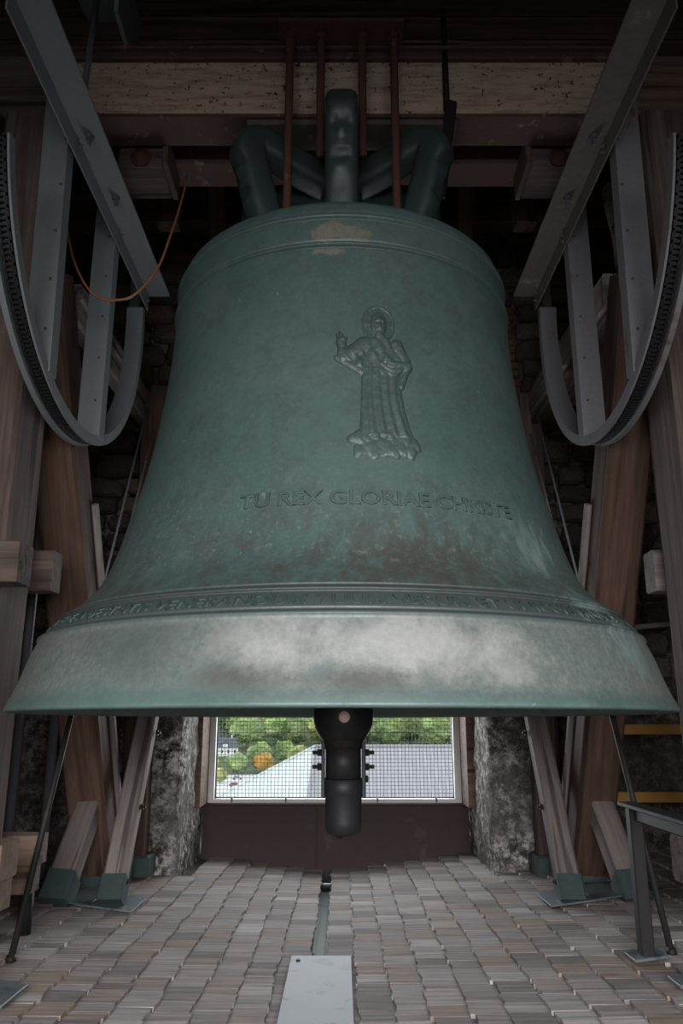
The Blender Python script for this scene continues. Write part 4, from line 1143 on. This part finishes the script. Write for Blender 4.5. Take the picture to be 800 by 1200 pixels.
cr = {'g': [crown_mesh(i*3.1, L_green) for i in range(3)], 'y': [crown_mesh(20+i*3.1, L_yell) for i in range(2)], 'a': [crown_mesh(40, L_aut)]}
trunk_me = mesh('trunk', *tube([(0, 0, -0.3), (0, 0, 0.7)], [0.07, 0.05], 7), W_dark)
rt = random.Random(5)
def tree(x, y, size, kind, label, group):
    z = terrain_z(y)
    M = Matrix.Translation((x, y, z)) @ Matrix.Scale(size, 4)
    o = link('tree', None, None, M); o['label'] = label; o['category'] = 'tree'; o['group'] = group
    link('trunk', trunk_me, o, M @ Matrix.Translation((0, 0, 0.25)))
    link('crown', rt.choice(cr[kind]), o, M @ Matrix.Translation((0, 0, 1.05)) @ Matrix.Rotation(rt.uniform(0, 6), 4, 'Z') @ Matrix.Diagonal((rt.uniform(0.9, 1.2), rt.uniform(0.9, 1.2), rt.uniform(0.8, 1.1), 1)))
y_ = 458
while y_ < 860:
    xx = -0.19*y_ + rt.uniform(0, 12)
    while xx < 0.19*y_:
        k = 'y' if rt.random() < 0.22 else 'g'
        if not (y_ < 490 and xx < -60):
            tree(xx, y_+rt.uniform(-2, 2), rt.uniform(7.6, 8.8), k, {'g': 'round green tree in the wooded hillside', 'y': 'yellowish green tree in the wooded hillside'}[k], {'g': 'green trees on the hillside', 'y': 'yellowish trees on the hillside'}[k])
        xx += rt.uniform(25, 28)
    y_ += 27
for x_, y_, s_, k_, lb in ((-56, 352, 4.0, 'y', 'yellowish tree below the dormered house, nearest the window frame'), (-44.5, 356, 4.1, 'g', 'green tree beside the street, left of the orange tree'), (-33.5, 358, 3.9, 'a', 'orange autumn tree beside the street'), (-19, 375, 4.6, 'y', 'yellowish tree peeping over the pale green roof hip'), (-27, 395, 4.6, 'g', 'green tree between the orange tree and the roof hip'), (-38, 388, 4.6, 'g', 'green tree behind the orange autumn tree'), (-46, 318, 2.6, 'y', 'small brownish bush on the street in front of the parked cars')):
    tree(x_, y_, s_, k_, lb, 'trees along the street')
def car(x, y, rot, col, label):
    z = terrain_z(y); M = Matrix.Translation((x, y, z)) @ Matrix.Rotation(rot, 4, 'Z')
    o = link('car', None, None, M); o['label'] = label; o['category'] = 'car'; o['group'] = 'cars parked on the street'
    m = plain('car_paint_'+col[0], col[1], 0.35, 0.05, 1, 0.5)
    prof = [(-2.1, 0.35), (2.1, 0.35), (2.15, 0.75), (1.2, 0.9), (0.6, 1.42), (-1.2, 1.45), (-1.9, 0.95), (-2.15, 0.85)]
    MY = Matrix.Rotation(0, 4, 'Z')
    V = [(p[0], -0.85, p[1]) for p in prof]+[(p[0], 0.85, p[1]) for p in prof]; n = len(prof)
    obj('body', (V, [(i, n+i, n+(i+1) % n, (i+1) % n) for i in range(n)]+[tuple(range(n)), tuple(reversed(range(n, 2*n)))]), m, o, M)
    obj('side_glass', box(-1.2, 0.7, -0.88, 0.88, 0.92, 1.3), M_glass, o, M)
    for wx in (-1.3, 1.3):
        for wy in (-0.8, 0.8): obj('wheel', tube([(wx, wy-0.1, 0.33), (wx, wy+0.1, 0.33)], 0.33, 12), S_black, o, M)
for x_, y_, c_, lb in ((-49, 335, ('white', (0.7, 0.7, 0.7)), 'white car parked nearest the left window frame'), (-42, 338, ('silver', (0.4, 0.42, 0.45)), 'silver car parked between white and dark cars'), (-33, 336, ('dark', (0.05, 0.055, 0.06)), 'dark car parked right of the silver one'), (-38, 300, ('red', (0.35, 0.05, 0.04)), 'red car parked on the nearer side of the street')):
    car(x_, y_, 0.1, c_, lb)
bpy.context.view_layer.update()
